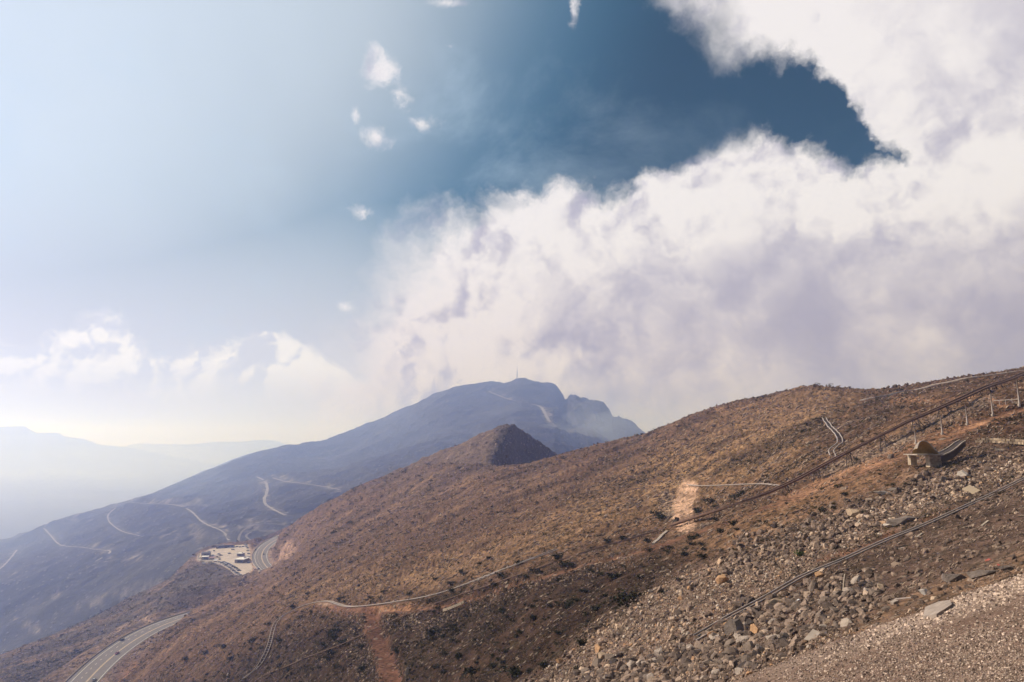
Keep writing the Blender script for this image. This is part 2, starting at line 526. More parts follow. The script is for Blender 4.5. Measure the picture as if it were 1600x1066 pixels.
def soil_fn(fine, coarse, contrast, speck_lo, speck_hi, bdist, tint=(1, 1, 1), speck2=0.0):
    def fn(N, b):
        at = N.new('ShaderNodeAttribute', attribute_name='soil').outputs['Color']
        p = pos(N)
        n1 = N.noise(p, 1.0 / coarse, 7, 0.62)
        n2 = N.noise(N.vm('ADD', p, (31, 7, 3)), 1.0 / fine, 6, 0.7)
        k = N.m('MULTIPLY', N.lin(n1, 0.3, 0.7, 1 - contrast, 1 + contrast), N.lin(n2, 0.28, 0.72, 1 - contrast * 1.2, 1 + contrast * 1.2))
        c = N.vm('SCALE', N.vm('MULTIPLY', at, tint), scale=k)
        # pale stone chips and dark tufts
        v = N.new('ShaderNodeTexVoronoi'); N.put(v.inputs['Vector'], p); v.inputs['Scale'].default_value = 1.0 / fine
        v.inputs['Randomness'].default_value = 1.0
        vs = N.new('ShaderNodeSeparateColor'); N.L.new(v.outputs['Color'], vs.inputs[0])
        chip = N.m('MULTIPLY', N.smooth(vs.outputs[0], 0.80, 0.86), N.smooth(v.outputs['Distance'], 0.5, 0.25))
        c = N.mix(N.m('MULTIPLY', chip, 0.55), c, speck_hi)
        tuft = N.m('MULTIPLY', N.smooth(vs.outputs[1], 0.72, 0.80), N.smooth(v.outputs['Distance'], 0.6, 0.3))
        c = N.mix(N.m('MULTIPLY', tuft, 0.6), c, speck_lo)
        v2 = N.new('ShaderNodeTexVoronoi'); N.put(v2.inputs['Vector'], N.vm('ADD', p, (5, 9, 2))); v2.inputs['Scale'].default_value = 0.36 / fine
        vs2 = N.new('ShaderNodeSeparateColor'); N.L.new(v2.outputs['Color'], vs2.inputs[0])
        big_t = N.m('MULTIPLY', N.smooth(vs2.outputs[0], 0.74, 0.80), N.smooth(v2.outputs['Distance'], 0.42, 0.22))
        c = N.mix(N.m('MULTIPLY', big_t, N.m('MULTIPLY', speck2, N.smooth(n1, 0.40, 0.56))), c, speck_lo)
        big_c = N.m('MULTIPLY', N.smooth(vs2.outputs[1], 0.80, 0.86), N.smooth(v2.outputs['Distance'], 0.34, 0.18))
        c = N.mix(N.m('MULTIPLY', big_c, N.m('MULTIPLY', speck2, N.smooth(n1, 0.60, 0.44))), c, speck_hi)
        N.L.new(c, b.inputs['Base Color'])
        h = N.m('ADD', N.m('MULTIPLY', n2, 0.5), N.m('ADD', N.m('MULTIPLY', n1, 1.0), N.m('MULTIPLY', chip, 0.25)))
        bump(N, b, h, 1.0, bdist)
    return fn

M_hill = mat('hillside_soil', soil_fn(0.9, 6.0, 0.50, (0.022, 0.020, 0.012), (0.42, 0.33, 0.26), 2.2, (0.84, 0.72, 0.67), 0.8), 0.95, 0.1)
M_knoll = mat('knoll_rock', soil_fn(1.6, 12.0, 0.40, (0.03, 0.026, 0.02), (0.30, 0.25, 0.20), 2.5, (0.78, 0.72, 0.70), 0.6), 0.95, 0.1)
M_far = mat('mountain_rock', soil_fn(9.0, 60.0, 0.30, (0.045, 0.045, 0.04), (0.22, 0.20, 0.18), 9.0), 0.95, 0.1)
M_gravel = mat('gravel_ground', soil_fn(0.10, 1.2, 0.30, (0.05, 0.035, 0.028), (0.60, 0.46, 0.37), 0.06, (0.56, 0.50, 0.49)), 0.95, 0.1)

def rock_mat(name, src):
    def fn(N, b):
        if src == 'object':
            r = N.new('ShaderNodeObjectInfo').outputs['Random']
        else:
            r = N.new('ShaderNodeAttribute', attribute_name='tone').outputs['Fac']
        rp = N.new('ShaderNodeValToRGB'); N.L.new(r, rp.inputs[0])
        e = rp.color_ramp.elements
        stops = [(0.0, (0.078, 0.054, 0.042)), (0.2, (0.138, 0.098, 0.077)), (0.45, (0.220, 0.157, 0.122)), (0.65, (0.335, 0.242, 0.187)),
                 (0.8, (0.48, 0.355, 0.27)), (0.9, (0.58, 0.42, 0.30)), (0.955, (0.46, 0.25, 0.13)), (1.0, (0.62, 0.51, 0.42))]
        e[0].position, e[0].color = 0, (*stops[0][1], 1); e[1].position, e[1].color = 1, (*stops[-1][1], 1)
        for p_, c_ in stops[1:-1]:
            q = e.new(p_); q.color = (*c_, 1)
        p = pos(N)
        n = N.noise(p, 1.7, 6, 0.65)
        n2 = N.noise(p, 9.0, 6, 0.7)
        c = N.vm('SCALE', rp.outputs[0], scale=N.m('MULTIPLY', N.lin(n, 0.3, 0.7, 0.75, 1.2), N.lin(n2, 0.3, 0.7, 0.82, 1.15)))
        c = N.mix(N.m('MULTIPLY', N.smooth(n, 0.56, 0.68), 0.5), c, (0.34, 0.20, 0.12))
        N.L.new(c, b.inputs['Base Color'])
        bump(N, b, N.m('ADD', n2, n), 0.8, 0.12)
    return mat(name, fn, 0.92, 0.15)
M_rock_o = rock_mat('rock', 'object')
M_rock_a = rock_mat('rubble', 'attr')

def pebble_fn(N, b):
    r = N.new('ShaderNodeAttribute', attribute_name='tone').outputs['Fac']
    c = N.mix(N.smooth(r, 0.3, 0.95), (0.16, 0.115, 0.092), (0.62, 0.475, 0.38))
    N.L.new(N.vm('SCALE', c, scale=N.lin(N.noise(pos(N), 25, 4, 0.6), 0.3, 0.7, 0.8, 1.2)), b.inputs['Base Color'])
M_pebble = mat('pebbles', pebble_fn, 0.9, 0.2)

def leaf_mat(name, c1, c2):
    def fn(N, b):
        n = N.noise(pos(N), 1.3, 4, 0.6)
        r = N.new('ShaderNodeAttribute', attribute_name='tone').outputs['Fac']
        N.L.new(N.mix(N.lin(N.m('ADD', n, N.m('MULTIPLY', r, 0.4)), 0.4, 0.9), c1, c2), b.inputs['Base Color'])
    return mat(name, fn, 0.8, 0.1)
M_shrub = leaf_mat('shrub_leaves', (0.014, 0.017, 0.009), (0.045, 0.045, 0.022))
M_dry = leaf_mat('dry_shrub', (0.055, 0.042, 0.026), (0.17, 0.12, 0.055))
M_twig = flat('twig', (0.09, 0.065, 0.045))

M_asphalt = flat('asphalt', (0.17, 0.145, 0.135), 0.12, 0.15, 0.9)
M_paint_w = flat('road_paint_white', (0.62, 0.58, 0.52), 0.1, 0.5)
M_paint_y = flat('road_paint_yellow', (0.50, 0.38, 0.26), 0.1, 0.5)
M_conc = flat('pale_concrete', (0.40, 0.33, 0.275), 0.3, 1.8)
M_steel = flat('galvanised_steel', (0.36, 0.30, 0.27), 0.15, 1.5, 0.6, 0.1)
M_rust = flat('brown_steel', (0.19, 0.115, 0.085), 0.3, 1.2, 0.7, 0.1)
M_dark = flat('dark_steel', (0.06, 0.045, 0.04), 0.2, 1.2, 0.6, 0.1)
M_timber = flat('weathered_timber', (0.34, 0.28, 0.22), 0.25, 3.0)
M_shell = flat('ochre_cladding', (0.42, 0.26, 0.10), 0.18, 2.5, 0.7)
M_shell_out = flat('shell_roof', (0.26, 0.21, 0.17), 0.15, 2.0, 0.7)
M_stone = flat('masonry_stone', (0.42, 0.33, 0.24), 0.35, 2.2)
def stone_var(N, b):
    r = N.new('ShaderNodeObjectInfo').outputs['Random']
    n = N.noise(pos(N), 6.0, 6, 0.7)
    c = N.mix(r, (0.24, 0.175, 0.125), (0.52, 0.40, 0.29))
    N.L.new(N.vm('SCALE', c, scale=N.lin(n, 0.3, 0.7, 0.6, 1.2)), b.inputs['Base Color']); bump(N, b, n, 0.8, 0.08)
M_stonev = mat('masonry_block', stone_var, 0.95, 0.1)
M_pave = flat('pale_paving', (0.47, 0.375, 0.30), 0.25, 0.10)
M_white = flat('white_paint', (0.78, 0.74, 0.70), 0.05, 1.0, 0.6)
M_tent = flat('tent_cloth', (0.16, 0.13, 0.12), 0.3, 0.6)
M_glass = flat('dark_glass', (0.03, 0.035, 0.04), 0.1, 1.0, 0.15, 0.0, 0.6)
M_tyre = flat('tyre', (0.03, 0.03, 0.03), 0.1, 1.0, 0.9)
M_dirt = flat('pale_dirt_road', (0.29, 0.25, 0.22), 0.25, 0.03)
M_redcloth = flat('faded_red_cloth', (0.45, 0.12, 0.09), 0.2, 3.0)

# ============================================================ terrain: foreground shoulder of gravel
# plane z = a x + b y + c relative to the camera
GA, GB, GC = 0.4117, -0.3615, -3.56
EDGE = {950: 1130, 1050: 1100, 1150: 1064, 1225: 1034, 1300: 1003, 1375: 975, 1450: 950, 1500: 932, 1550: 914, 1600: 895, 1700: 855, 1900: 775, 2200: 640, 2700: 425, 3300: 170}
tab = {}
for k, e in EDGE.items():
    tab[k] = [(3200, 1.5), (1500, 5), (e + 40, 20), (e, 26), (e + 26, 30), (e + 90, 34)]
for k, e in ((-400, 2400), (200, 1750), (600, 1420), (800, 1240)):
    tab[k] = [(3600, 1.5), (e + 500, 3), (e + 150, 8), (e, 12), (e + 60, 14), (e + 200, 15)]
cols = np.concatenate([np.arange(-400, 900, 16.0), np.arange(900, 1640, 3.0), np.arange(1640, 3300, 16.0)])
G = Loft(tab, cols, [20, 60, 110, 12, 12])
r_ = ray(G.PX, G.PY)
den = r_[..., 2] - GA * r_[..., 0] - GB * r_[..., 1]
dpl = GC / np.minimum(den, -1e-3)
nfront = 190
G.D[:nfront + 1] = np.minimum(dpl[:nfront + 1], 60)
crest_d = G.D[nfront]
for i in range(nfront + 1, G.D.shape[0]):
    f = (i - nfront) / (G.D.shape[0] - nfront - 1)
    G.D[i] = crest_d * (1 + 0.28 * f)
G.V = P(G.PX, G.PY, G.D)
X, Y = G.V[..., 0], G.V[..., 1]
G.V[..., 2] += 0.28 * fbm(X, Y, 5.0, 4) + 0.05 * fbm(X + 9, Y, 0.7, 4, 0.6) + 0.03 * np.maximum(0, fbm(X, Y, 0.16, 2))
G.reproj()
def grid_faces(nr, nc):
    i = np.arange(nr - 1)[:, None] * nc + np.arange(nc - 1)[None]
    return np.stack([i, i + 1, i + nc + 1, i + nc], -1).reshape(-1, 4)
def mixc(a, b, t):
    return a + (np.asarray(b, float) - a) * t[..., None]
# soil colour of the shoulder: pinkish gravel, pale crushed stone near its lip
col = np.zeros(G.V.shape); col[:] = (0.235, 0.165, 0.128)
n = fbm(X, Y, 3.0, 5, 0.6)
col = mixc(col, (0.36, 0.275, 0.215), np.clip(0.35 + n * 1.1, 0, 1))
lip = np.clip(1 - np.abs(G.PY - (np.interp(G.PX, list(EDGE), list(EDGE.values())) + 16)) / (24 + 10 * n), 0, 1)
right = np.clip((G.PX - 1250) / 250, 0, 1)
col = mixc(col, (0.52, 0.44, 0.37), lip * np.clip(0.3 + 0.9 * right + n * 0.8, 0, 1) * 0.8)
far_r = np.clip((G.PX - 1150) / 400, 0, 1) * np.clip((G.PY - 960) / 40, 0, 1)
col = mixc(col, (0.44, 0.34, 0.27), far_r * np.clip(0.25 + n, 0, 1) * 0.6)
me = mesh_np('gravel_terrain', G.V.reshape(-1, 3), grid_faces(*G.V.shape[:2]), M_gravel, True,
             {'soil': ('FLOAT_COLOR', np.concatenate([col.reshape(-1, 3), np.ones((col.shape[0] * col.shape[1], 1))], 1))})
tag(link('gravel_terrain', me), kind='structure')

# the same shoulder carries on round and behind the place the picture is taken from
def apron():
    gx, gy = np.meshgrid(np.arange(-30, 90, 0.75), np.arange(-30, 22.5, 0.75))
    z = CAM[2] + GA * gx + GB * gy + GC - 0.14 + 0.28 * fbm(gx, gy, 5.0, 4)
    V = np.stack([gx, gy, z], -1); Fq = grid_faces(*gx.shape)[:, :]
    c = V.reshape(-1, 3)[Fq].mean(1)
    Fq = Fq[(c[:, 1] < 2) | (c[:, 0] > 0.20 * c[:, 1] + 0.3)]
    cc_ = np.ones((gx.size, 4)); cc_[:, :3] = (0.30, 0.225, 0.175)
    tag(link('gravel_terrain', mesh_np('gravel_terrain', V.reshape(-1, 3), Fq, M_gravel, True, {'soil': ('FLOAT_COLOR', cc_)})), kind='structure')
apron()

# ============================================================ terrain: the hillside
T = {
 -300: [(1330, 480), (1210, 520), (1195, 540), (1180, 560), (1170, 580), (1160, 600), (1150, 630), (1142, 660), (1132, 700), (1230, 780)],
 0:    [(1180, 500), (1090, 545), (1080, 560), (1072, 580), (1064, 600), (1056, 620), (1047, 645), (1038, 680), (1024, 740), (1110, 830)],
 100:  [(1180, 430), (1085, 480), (1075, 510), (1064, 540), (1054, 565), (1043, 590), (1028, 630), (1010, 680), (985, 770), (1080, 860)],
 200:  [(1180, 370), (1085, 415), (1068, 440), (1050, 470), (1035, 500), (1018, 545), (1000, 600), (974, 690), (936, 810), (1020, 900)],
 260:  [(1170, 315), (1080, 350), (1060, 375), (1040, 405), (1020, 440), (998, 490), (970, 580), (940, 690), (905, 840), (1000, 920)],
 330:  [(1170, 265), (1080, 295), (1055, 315), (1030, 345), (1005, 380), (980, 430), (950, 560), (893, 795), (853, 990), (960, 1060)],
 400:  [(1160, 210), (1075, 235), (1050, 255), (1025, 280), (1000, 310), (970, 360), (930, 480), (888, 800), (842, 1040), (950, 1110)],
 450:  [(1150, 180), (1072, 200), (1045, 220), (1015, 240), (985, 265), (945, 330), (905, 450), (862, 760), (822, 1000), (930, 1080)],
 480:  [(1150, 165), (1071, 182), (1042, 200), (1012, 220), (983, 245), (946, 300), (897, 420), (848, 650), (802, 900), (900, 1010)],
 520:  [(1150, 150), (1070, 165), (1040, 180), (1010, 200), (980, 225), (948, 260), (890, 380), (834, 580), (780, 830), (865, 950)],
 600:  [(1150, 124), (1070, 138), (1040, 150), (1010, 165), (980, 180), (945, 205), (870, 330), (804, 540), (744, 790), (835, 950)],
 700:  [(1150, 100), (1070, 112), (1040, 122), (1010, 135), (975, 152), (930, 180), (850, 290), (776, 480), (724, 660), (785, 780)],
 760:  [(1150, 87), (1070, 98), (1035, 108), (1000, 120), (965, 138), (910, 170), (835, 265), (775, 420), (727, 580), (780, 700)],
 800:  [(1150, 80), (1070, 90), (1035, 99), (1000, 110), (950, 132), (890, 168), (830, 245), (775, 380), (726, 560), (790, 680)],
 870:  [(1150, 70), (1072, 78), (1030, 87), (985, 98), (930, 122), (868, 166), (815, 230), (765, 350), (711, 540), (790, 680)],
 1000: [(1150, 50), (1075, 58), (1022, 70), (928, 94), (880, 120), (843, 160), (800, 205), (740, 310), (681, 500), (770, 640)],
 1100: [(1130, 36), (1070, 44), (985, 62), (878, 95), (845, 118), (808, 158), (770, 195), (705, 290), (643, 460), (740, 600)],
 1200: [(1090, 32), (1043, 38), (935, 66), (835, 98), (800, 120), (772, 158), (730, 190), (675, 270), (618, 425), (720, 560)],
 1265: [(1070, 31), (1015, 37), (903, 69), (808, 101), (782, 121), (748, 156), (705, 186), (655, 260), (605, 400), (705, 540)],
 1300: [(1055, 30), (1000, 36), (885, 70), (790, 103), (765, 122), (735, 155), (690, 185), (647, 255), (608, 380), (700, 520)],
 1350: [(1035, 30), (982, 36), (864, 72), (768, 105), (742, 123), (711, 152), (668, 182), (636, 247), (609, 365), (700, 500)],
 1400: [(1015, 29), (965, 35), (843, 75), (748, 108), (720, 125), (688, 150), (650, 180), (629, 240), (606, 350), (700, 480)],
 1480: [(985, 28), (935, 34), (805, 80), (715, 112), (690, 127), (650, 148), (628, 175), (612, 230), (595, 320), (690, 450)],
 1600: [(945, 27), (893, 34), (750, 90), (680, 118), (650, 132), (612, 145), (600, 165), (588, 220), (577, 300), (670, 420)],
 1900: [(800, 28), (760, 36), (600, 100), (540, 128), (520, 140), (500, 152), (490, 170), (482, 210), (474, 280), (560, 400)],
}
cols = np.concatenate([np.arange(-300, -20, 10.0), np.arange(-20, 1620, 2.0), np.arange(1620, 1900, 8.0)])
H = Loft(T, cols, [10, 42, 66, 50, 36, 38, 40, 44, 46, 20])
H.keep = np.ones(H.V.shape[:2])
H_PX, H_PY, H_D = H.PX, H.PY, H.D.copy()

# broad relief first, so roads and tracks are laid on it
X, Y = H.V[..., 0].copy(), H.V[..., 1].copy()
dd = H.D
H.V[..., 2] += (2.1 * fbm(X, Y, 60, 3) * np.clip(dd / 220, 0.10, 1.6) + 0.5 * fbm(X * 0.8 + Y * 0.5, Y * 0.6 - X * 0.3, 18, 3) * np.clip(dd / 120, 0.2, 1.5))
H.reproj()

def plane_hit(px, py, z):
    r = ray(px, py)
    return CAM + r * ((z - CAM[2]) / r[2])

# parking terrace and the two stretches of the mountain road
ZT = CAM[2] - 150.0
terr_px = [(308, 876), (312, 866), (330, 858), (352, 854), (372, 852), (387, 851), (391, 862), (391, 878), (395, 889), (388, 896), (379, 901), (370, 896), (358, 887), (345, 882), (325, 880)]
TER = np.array([plane_hit(a, b, ZT) for a, b in terr_px])
road_up = np.array([plane_hit(a, b, ZT) for a, b in ((434, 905), (420, 893), (409, 882), (405, 872), (407, 862), (415, 852), (428, 844), (442, 837))])
road_up = resample(smooth_line(resample(road_up, 12), 8), 6)
road_lo = np.array([plane_hit(a, b, z) for a, b, z in ((106, 1092, 251), (118, 1079, 252), (130, 1063, 253), (150, 1042, 254.5), (175, 1020, 256.5), (205, 999, 259), (235, 981, 261), (262, 969, 263), (290, 961, 265), (320, 955, 267))])
road_lo = resample(smooth_line(resample(road_lo, 12), 8), 5)
carve(H, road_lo, 14, 46)
ring = np.vstack([TER, TER[:1]])
dist, _ = line_dist(X, Y, np.array([[*q[:2], 0] for q in ring]))
ins = inside(X, Y, TER)
t = np.clip(np.where(ins, 0, dist - 2) / 16, 0, 1); t = t * t * (3 - 2 * t)
near = H.D > 600
t = np.where(near, t, 1)
H.V[..., 2] = ZT * (1 - t) + H.V[..., 2] * t
H.keep = np.minimum(H.keep, t)
carve(H, road_up, 12, 12)
H.reproj()

# routes of the sledge tracks and dirt tracks (pixels of the photograph, laid on the ground)
R_coaster = H.path([(1640, 566), (1600, 592), (1560, 608), (1500, 641), (1400, 692), (1300, 738), (1200, 783), (1100, 817), (1050, 826)], 6, 10)
R_coaster_low = H.path([(1044, 828), (1000, 842), (900, 868), (800, 905), (700, 938), (600, 978), (560, 1000), (500, 1024), (430, 1048), (395, 1070), (360, 1100)], 6, 8)
R_low = H.path([(355, 1090), (380, 1064), (405, 1040), (420, 1010), (428, 982), (440, 966), (465, 952), (500, 942), (514, 941), (524, 945), (545, 951), (575, 949), (620, 943), (680, 933), (740, 912), (810, 884), (870, 862)], 4, 4)
R_mid = H.path([(1076, 760), (1095, 762), (1130, 761), (1160, 760), (1195, 759), (1215, 762)], 4, 3)
R_zig = H.path([(1288, 657), (1298, 672), (1311, 685), (1314, 691), (1305, 700), (1299, 710), (1303, 720)], 2.5, 2)
R_top = H.path([(1346, 630), (1380, 624), (1420, 614), (1480, 604), (1540, 594), (1600, 584), (1650, 574)], 6, 4)
R_pipe = H.path([(1086, 994), (1120, 975), (1200, 935), (1300, 884), (1400, 843), (1500, 798), (1600, 752), (1700, 700)], 8, 8)
R_red = H.path([(500, 944), (560, 956), (640, 955), (700, 946), (800, 917), (900, 888), (1000, 862), (1050, 846), (1150, 812), (1250, 775), (1330, 744), (1400, 715), (1445, 700), (1500, 672), (1560, 650), (1640, 630)], 8, 6)
R_gully = H.path([(575, 950), (580, 970), (590, 1000), (604, 1035), (614, 1080)], 5, 4)
R_upperdirt = H.path([(1130, 640), (1170, 640), (1215, 643), (1280, 638), (1340, 634), (1400, 628), (1480, 628)], 6, 6)

carve(H, R_red, 1.6, 1.6, 0.15)
carve(H, R_gully, 1.6, 1.6, 0.3)
carve(H, R_low, 1.2, 1.6)
carve(H, R_mid, 1.0, 1.2)

# finer relief: ledges of bedrock and rubble, finest near the camera
X, Y = H.V[..., 0], H.V[..., 1]
keep = H.keep
sx, sy = X * 0.9 + Y * 0.42, Y * 0.9 - X * 0.42
rid = fbm(sx * 0.35, sy, 7.0, 5, 0.6, True)
amp = np.clip(H_D / 90, 0.12, 1.6)
damp = np.clip((np.abs(H_D - 800) + 0) / 1, 1, 1)
amp = np.clip(H_D / 90, 0.12, 2.6)
bigr = fbm(sx * 0.3, sy, 26.0, 5, 0.55, True)
bigr -= bigr.mean(); rid = rid - rid.mean()
H.V[..., 2] += keep * (0.9 * np.clip((H_D - 120) / 250, 0, 1.5) * bigr + 0.55 * amp * rid + 0.30 * np.clip(H_D / 70, 0.3, 2.8) * fbm(X, Y, 2.6, 4, 0.6) + 0.13 * np.clip(H_D / 60, 0.3, 5) * fbm(X + 50, Y, 1.1, 3, 0.65))
# rock cuts beside the roads
d_lo, _ = line_dist(X, Y, road_lo)
d_up, _ = line_dist(X, Y, road_up)
cut = np.exp(-((d_lo - 24) / 8) ** 2) + 0.8 * np.exp(-((d_up - 20) / 7) ** 2)
rpx, rpy, _q = proj(road_lo); o_ = np.argsort(rpx)
beyond = (H_PY < np.interp(H_PX, rpx[o_], rpy[o_])) | (H_PX > 330)
side = (H_PY > np.interp(H_PX, rpx[o_], rpy[o_])) & (H_PX < 310) & (H_PX > 150)
H.V[..., 2] += keep * cut * 2.2 * fbm(X, Y, 9, 4, 0.6, True) * (H.D > 380) * beyond
H.reproj()

# ---------------- soil colours of the hillside, with shade painted into the lower slope
def near_px(pts, w):
    """mask along a route given in the photograph's pixels, measured on the ground's own columns"""
    pts = np.array(pts, float)
    line = np.concatenate([pts, np.zeros((len(pts), 1))], 1)
    d, _ = line_dist(H_PX, H_PY, line)
    return np.clip(1.3 - d / w, 0, 1)
X, Y = H.V[..., 0], H.V[..., 1]
nA = fbm(X, Y, 70, 4); nB = fbm(X + 300, Y, 14, 4, 0.6); nC = fbm(X, Y + 100, 3.0, 4, 0.65)
nL = fbm(sx * 0.25, sy, 5.0, 4, 0.6)
nw = nB * 0.6 + nC * 0.5
def region(pts, soft):
    pts = [np.array(q, float) for q in pts]
    ring = np.vstack([pts, pts[:1]]); line = np.concatenate([ring, np.zeros((len(ring), 1))], 1)
    wx = H_PX + nB * soft * 0.8; wy = H_PY + nC * soft * 0.5
    d, _ = line_dist(wx, wy, line)
    i = inside(wx, wy, pts)
    return np.clip(0.5 + np.where(i, d, -d) / soft, 0, 1)
col = np.zeros(H.V.shape); col[:] = (0.160, 0.103, 0.073)
col = mixc(col, (0.235, 0.155, 0.102), np.clip(0.4 + nB + nC, 0, 1))
gold = region([(480, 930), (800, 850), (1060, 700), (1260, 620), (1330, 620), (1320, 700), (1120, 780), (900, 850), (640, 920)], 60)
col = mixc(col, (0.60, 0.42, 0.235), gold * np.clip(0.50 + nw * 1.5, 0, 1))
gold2 = region([(1090, 860), (1180, 800), (1330, 745), (1450, 720), (1420, 770), (1300, 820), (1190, 870)], 30)
col = mixc(col, (0.52, 0.33, 0.19), gold2 * np.clip(0.65 + nw, 0, 1))
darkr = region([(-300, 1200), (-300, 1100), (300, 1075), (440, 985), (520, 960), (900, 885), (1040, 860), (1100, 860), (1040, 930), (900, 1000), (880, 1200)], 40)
col = mixc(col, (0.060, 0.041, 0.031), darkr * np.clip(0.85 + nw * 0.8, 0, 1))  # dark brown soil, with the lower slope's shade put into its colour
greyl = region([(-300, 1200), (-300, 1100), (0, 1010), (330, 850), (400, 895), (300, 930), (250, 965), (100, 1066)], 25)
col = mixc(col, (0.112, 0.116, 0.128), greyl * np.clip(0.8 + nw * 0.8, 0, 1))
rub = region([(560, 1200), (860, 1040), (1050, 900), (1200, 830), (1400, 742), (1520, 700), (1640, 670), (1640, 760), (1300, 890), (1060, 1000), (940, 1200)], 30)
col = mixc(col, (0.30, 0.235, 0.195), rub * np.clip(0.8 + nw, 0, 1))
scree = region([(1000, 1200), (1090, 1000), (1300, 890), (1600, 760), (1640, 730), (1640, 900), (1450, 950), (1160, 1066)], 18)
col = mixc(col, (0.205, 0.150, 0.122), scree * 0.92)
band = region([(1250, 1010), (1400, 950), (1500, 905), (1640, 840), (1640, 900), (1500, 935), (1400, 965), (1290, 1005)], 14)
col = mixc(col, (0.40, 0.29, 0.215), band * np.clip(0.6 + nw, 0, 1))
dark2 = region([(1240, 700), (1310, 650), (1400, 640), (1390, 665), (1310, 705)], 18)
col = mixc(col, (0.13, 0.088, 0.066), dark2 * 0.75)  # darker brown patch on the upper slope
knob = region([(560, 760), (700, 690), (790, 700), (800, 730), (640, 780)], 25)
col = mixc(col, (0.16, 0.118, 0.098), knob * 0.6)
# bare tan patches and darker scrubby hollows, tens of metres wide
nP = fbm(sx * 0.45 + 90, sy - 40, 38, 5, 0.62)
col = mixc(col, (0.34, 0.235, 0.150), np.clip((nP - 0.08) * 4.5, 0, 1) * 0.55 * (1 - darkr) * (1 - rub))
col = mixc(col, (0.085, 0.062, 0.044), np.clip((-nP - 0.10) * 4.5, 0, 1) * 0.60 * (1 - rub))
# bedrock ledges
led = np.clip((nL - 0.12) * 4, 0, 1) * np.clip(0.4 + nA, 0, 1)
col = mixc(col, (0.26, 0.22, 0.19), led * 0.55 * (1 - darkr * 0.5))
tuftn = np.clip((fbm(X, Y + 400, 4.0, 4, 0.7) - 0.16) * 5, 0, 1)
col = mixc(col, (0.06, 0.055, 0.032), tuftn * 0.6)
# dirt tracks, bright scars
orange = (0.52, 0.32, 0.20)
reddirt = (0.27, 0.155, 0.105)
dR, _ = line_dist(X, Y, R_red)
col = mixc(col, reddirt, np.clip((2.9 + nC * 2.0 - dR) / 1.2, 0, 1) * 0.9)
bright = near_px([(1210, 790), (1300, 752), (1400, 712), (1450, 690), (1500, 668), (1540, 655), (1600, 640)], 9 )
col = mixc(col, orange, bright * np.clip(0.75 + nC * 1.4, 0, 1))
dG, _ = line_dist(X, Y, R_gully)
col = mixc(col, (0.23, 0.125, 0.088), np.clip((2.6 + nC * 1.5 - dG) / 1.0, 0, 1) * 0.9)
scar0 = near_px([(1076, 764), (1066, 788), (1066, 808), (1072, 820)], 19)
scar0 = np.clip((scar0 - 0.38) * 5 + nC * 1.6, 0, 1)
col = mixc(col, (0.80, 0.58, 0.42), scar0 * np.clip(0.9 + nC * 1.4, 0, 1))
scar = near_px([(1040, 775), (1046, 800)], 10)
col = mixc(col, (0.52, 0.42, 0.32), scar * np.clip(0.7 + nC * 1.6, 0, 1))
for pts, w, c_, k_ in (([(1395, 628), (1480, 628), (1520, 622)], 5, orange, 1.0), ([(1540, 624), (1570, 628)], 5, orange, 1.0),
                       ([(500, 945), (520, 940), (535, 944)], 5, (0.6, 0.48, 0.38), 1.0), ([(560, 952), (640, 948), (700, 944)], 4, orange, 0.8),
                       ([(1120, 640), (1180, 638), (1220, 640)], 4, (0.42, 0.27, 0.16), 0.8), ([(1290, 740), (1360, 712), (1430, 682)], 9, (0.45, 0.38, 0.31), 0.8),
                       ([(1430, 670), (1500, 645), (1540, 625)], 8, (0.34, 0.29, 0.25), 0.8),
                       ([(950, 765), (962, 785), (950, 800)], 4, (0.42, 0.28, 0.17), 0.8), ([(1330, 640), (1310, 655)], 3, (0.42, 0.27, 0.16), 0.8),
                       ([(1280, 880), (1340, 860), (1400, 832)], 5, (0.28, 0.14, 0.085), 0.8), ([(1440, 815), (1520, 785)], 4, (0.28, 0.15, 0.09), 0.7)):
    m_ = near_px(pts, w)
    col = mixc(col, c_, m_ * np.clip(k_ * 0.7 + nC * 1.5, 0, 1))
# verges and cuts of the mountain road
m_ = np.clip((21 + nB * 16 + nC * 4 - d_lo) / 3, 0, 1) * (H.D > 300)
col = mixc(col, (0.30, 0.235, 0.19), m_ * 0.8)
m_ = near_px([(165, 1000), (185, 986), (215, 974), (260, 960)], 5) ; col = mixc(col, (0.52, 0.40, 0.31), m_ * np.clip(0.6 + nC * 2, 0, 1))
m_ = near_px([(215, 1020), (200, 1035), (185, 1060)], 7); col = mixc(col, (0.46, 0.25, 0.14), m_ * np.clip(0.6 + nC * 2, 0, 1))
m_ = np.clip((15 - d_up) / 2, 0, 1) * (H.D > 500); col = mixc(col, (0.40, 0.31, 0.25), m_)
m_ = near_px([(432, 872), (440, 860), (452, 850), (456, 858), (446, 868)], 7); col = mixc(col, (0.60, 0.43, 0.32), m_ * np.clip(0.8 + nC * 2, 0, 1))
m_ = near_px([(334, 924), (345, 916), (360, 912)], 3.4); col = mixc(col, (0.74, 0.60, 0.48), m_)
m_ = near_px([(322, 932), (336, 922)], 4); col = mixc(col, (0.50, 0.33, 0.22), m_)
tin = np.clip(1 - np.where(ins, 0, dist) / 4, 0, 1) * (H.D > 600)
col = mixc(col, (0.62, 0.48, 0.37), tin)
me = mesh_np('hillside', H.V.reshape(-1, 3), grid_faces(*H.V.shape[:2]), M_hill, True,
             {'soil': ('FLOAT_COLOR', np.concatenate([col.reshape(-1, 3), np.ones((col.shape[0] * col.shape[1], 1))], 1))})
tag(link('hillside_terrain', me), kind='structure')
HnA, HnB, HnC = nA, nB, nC

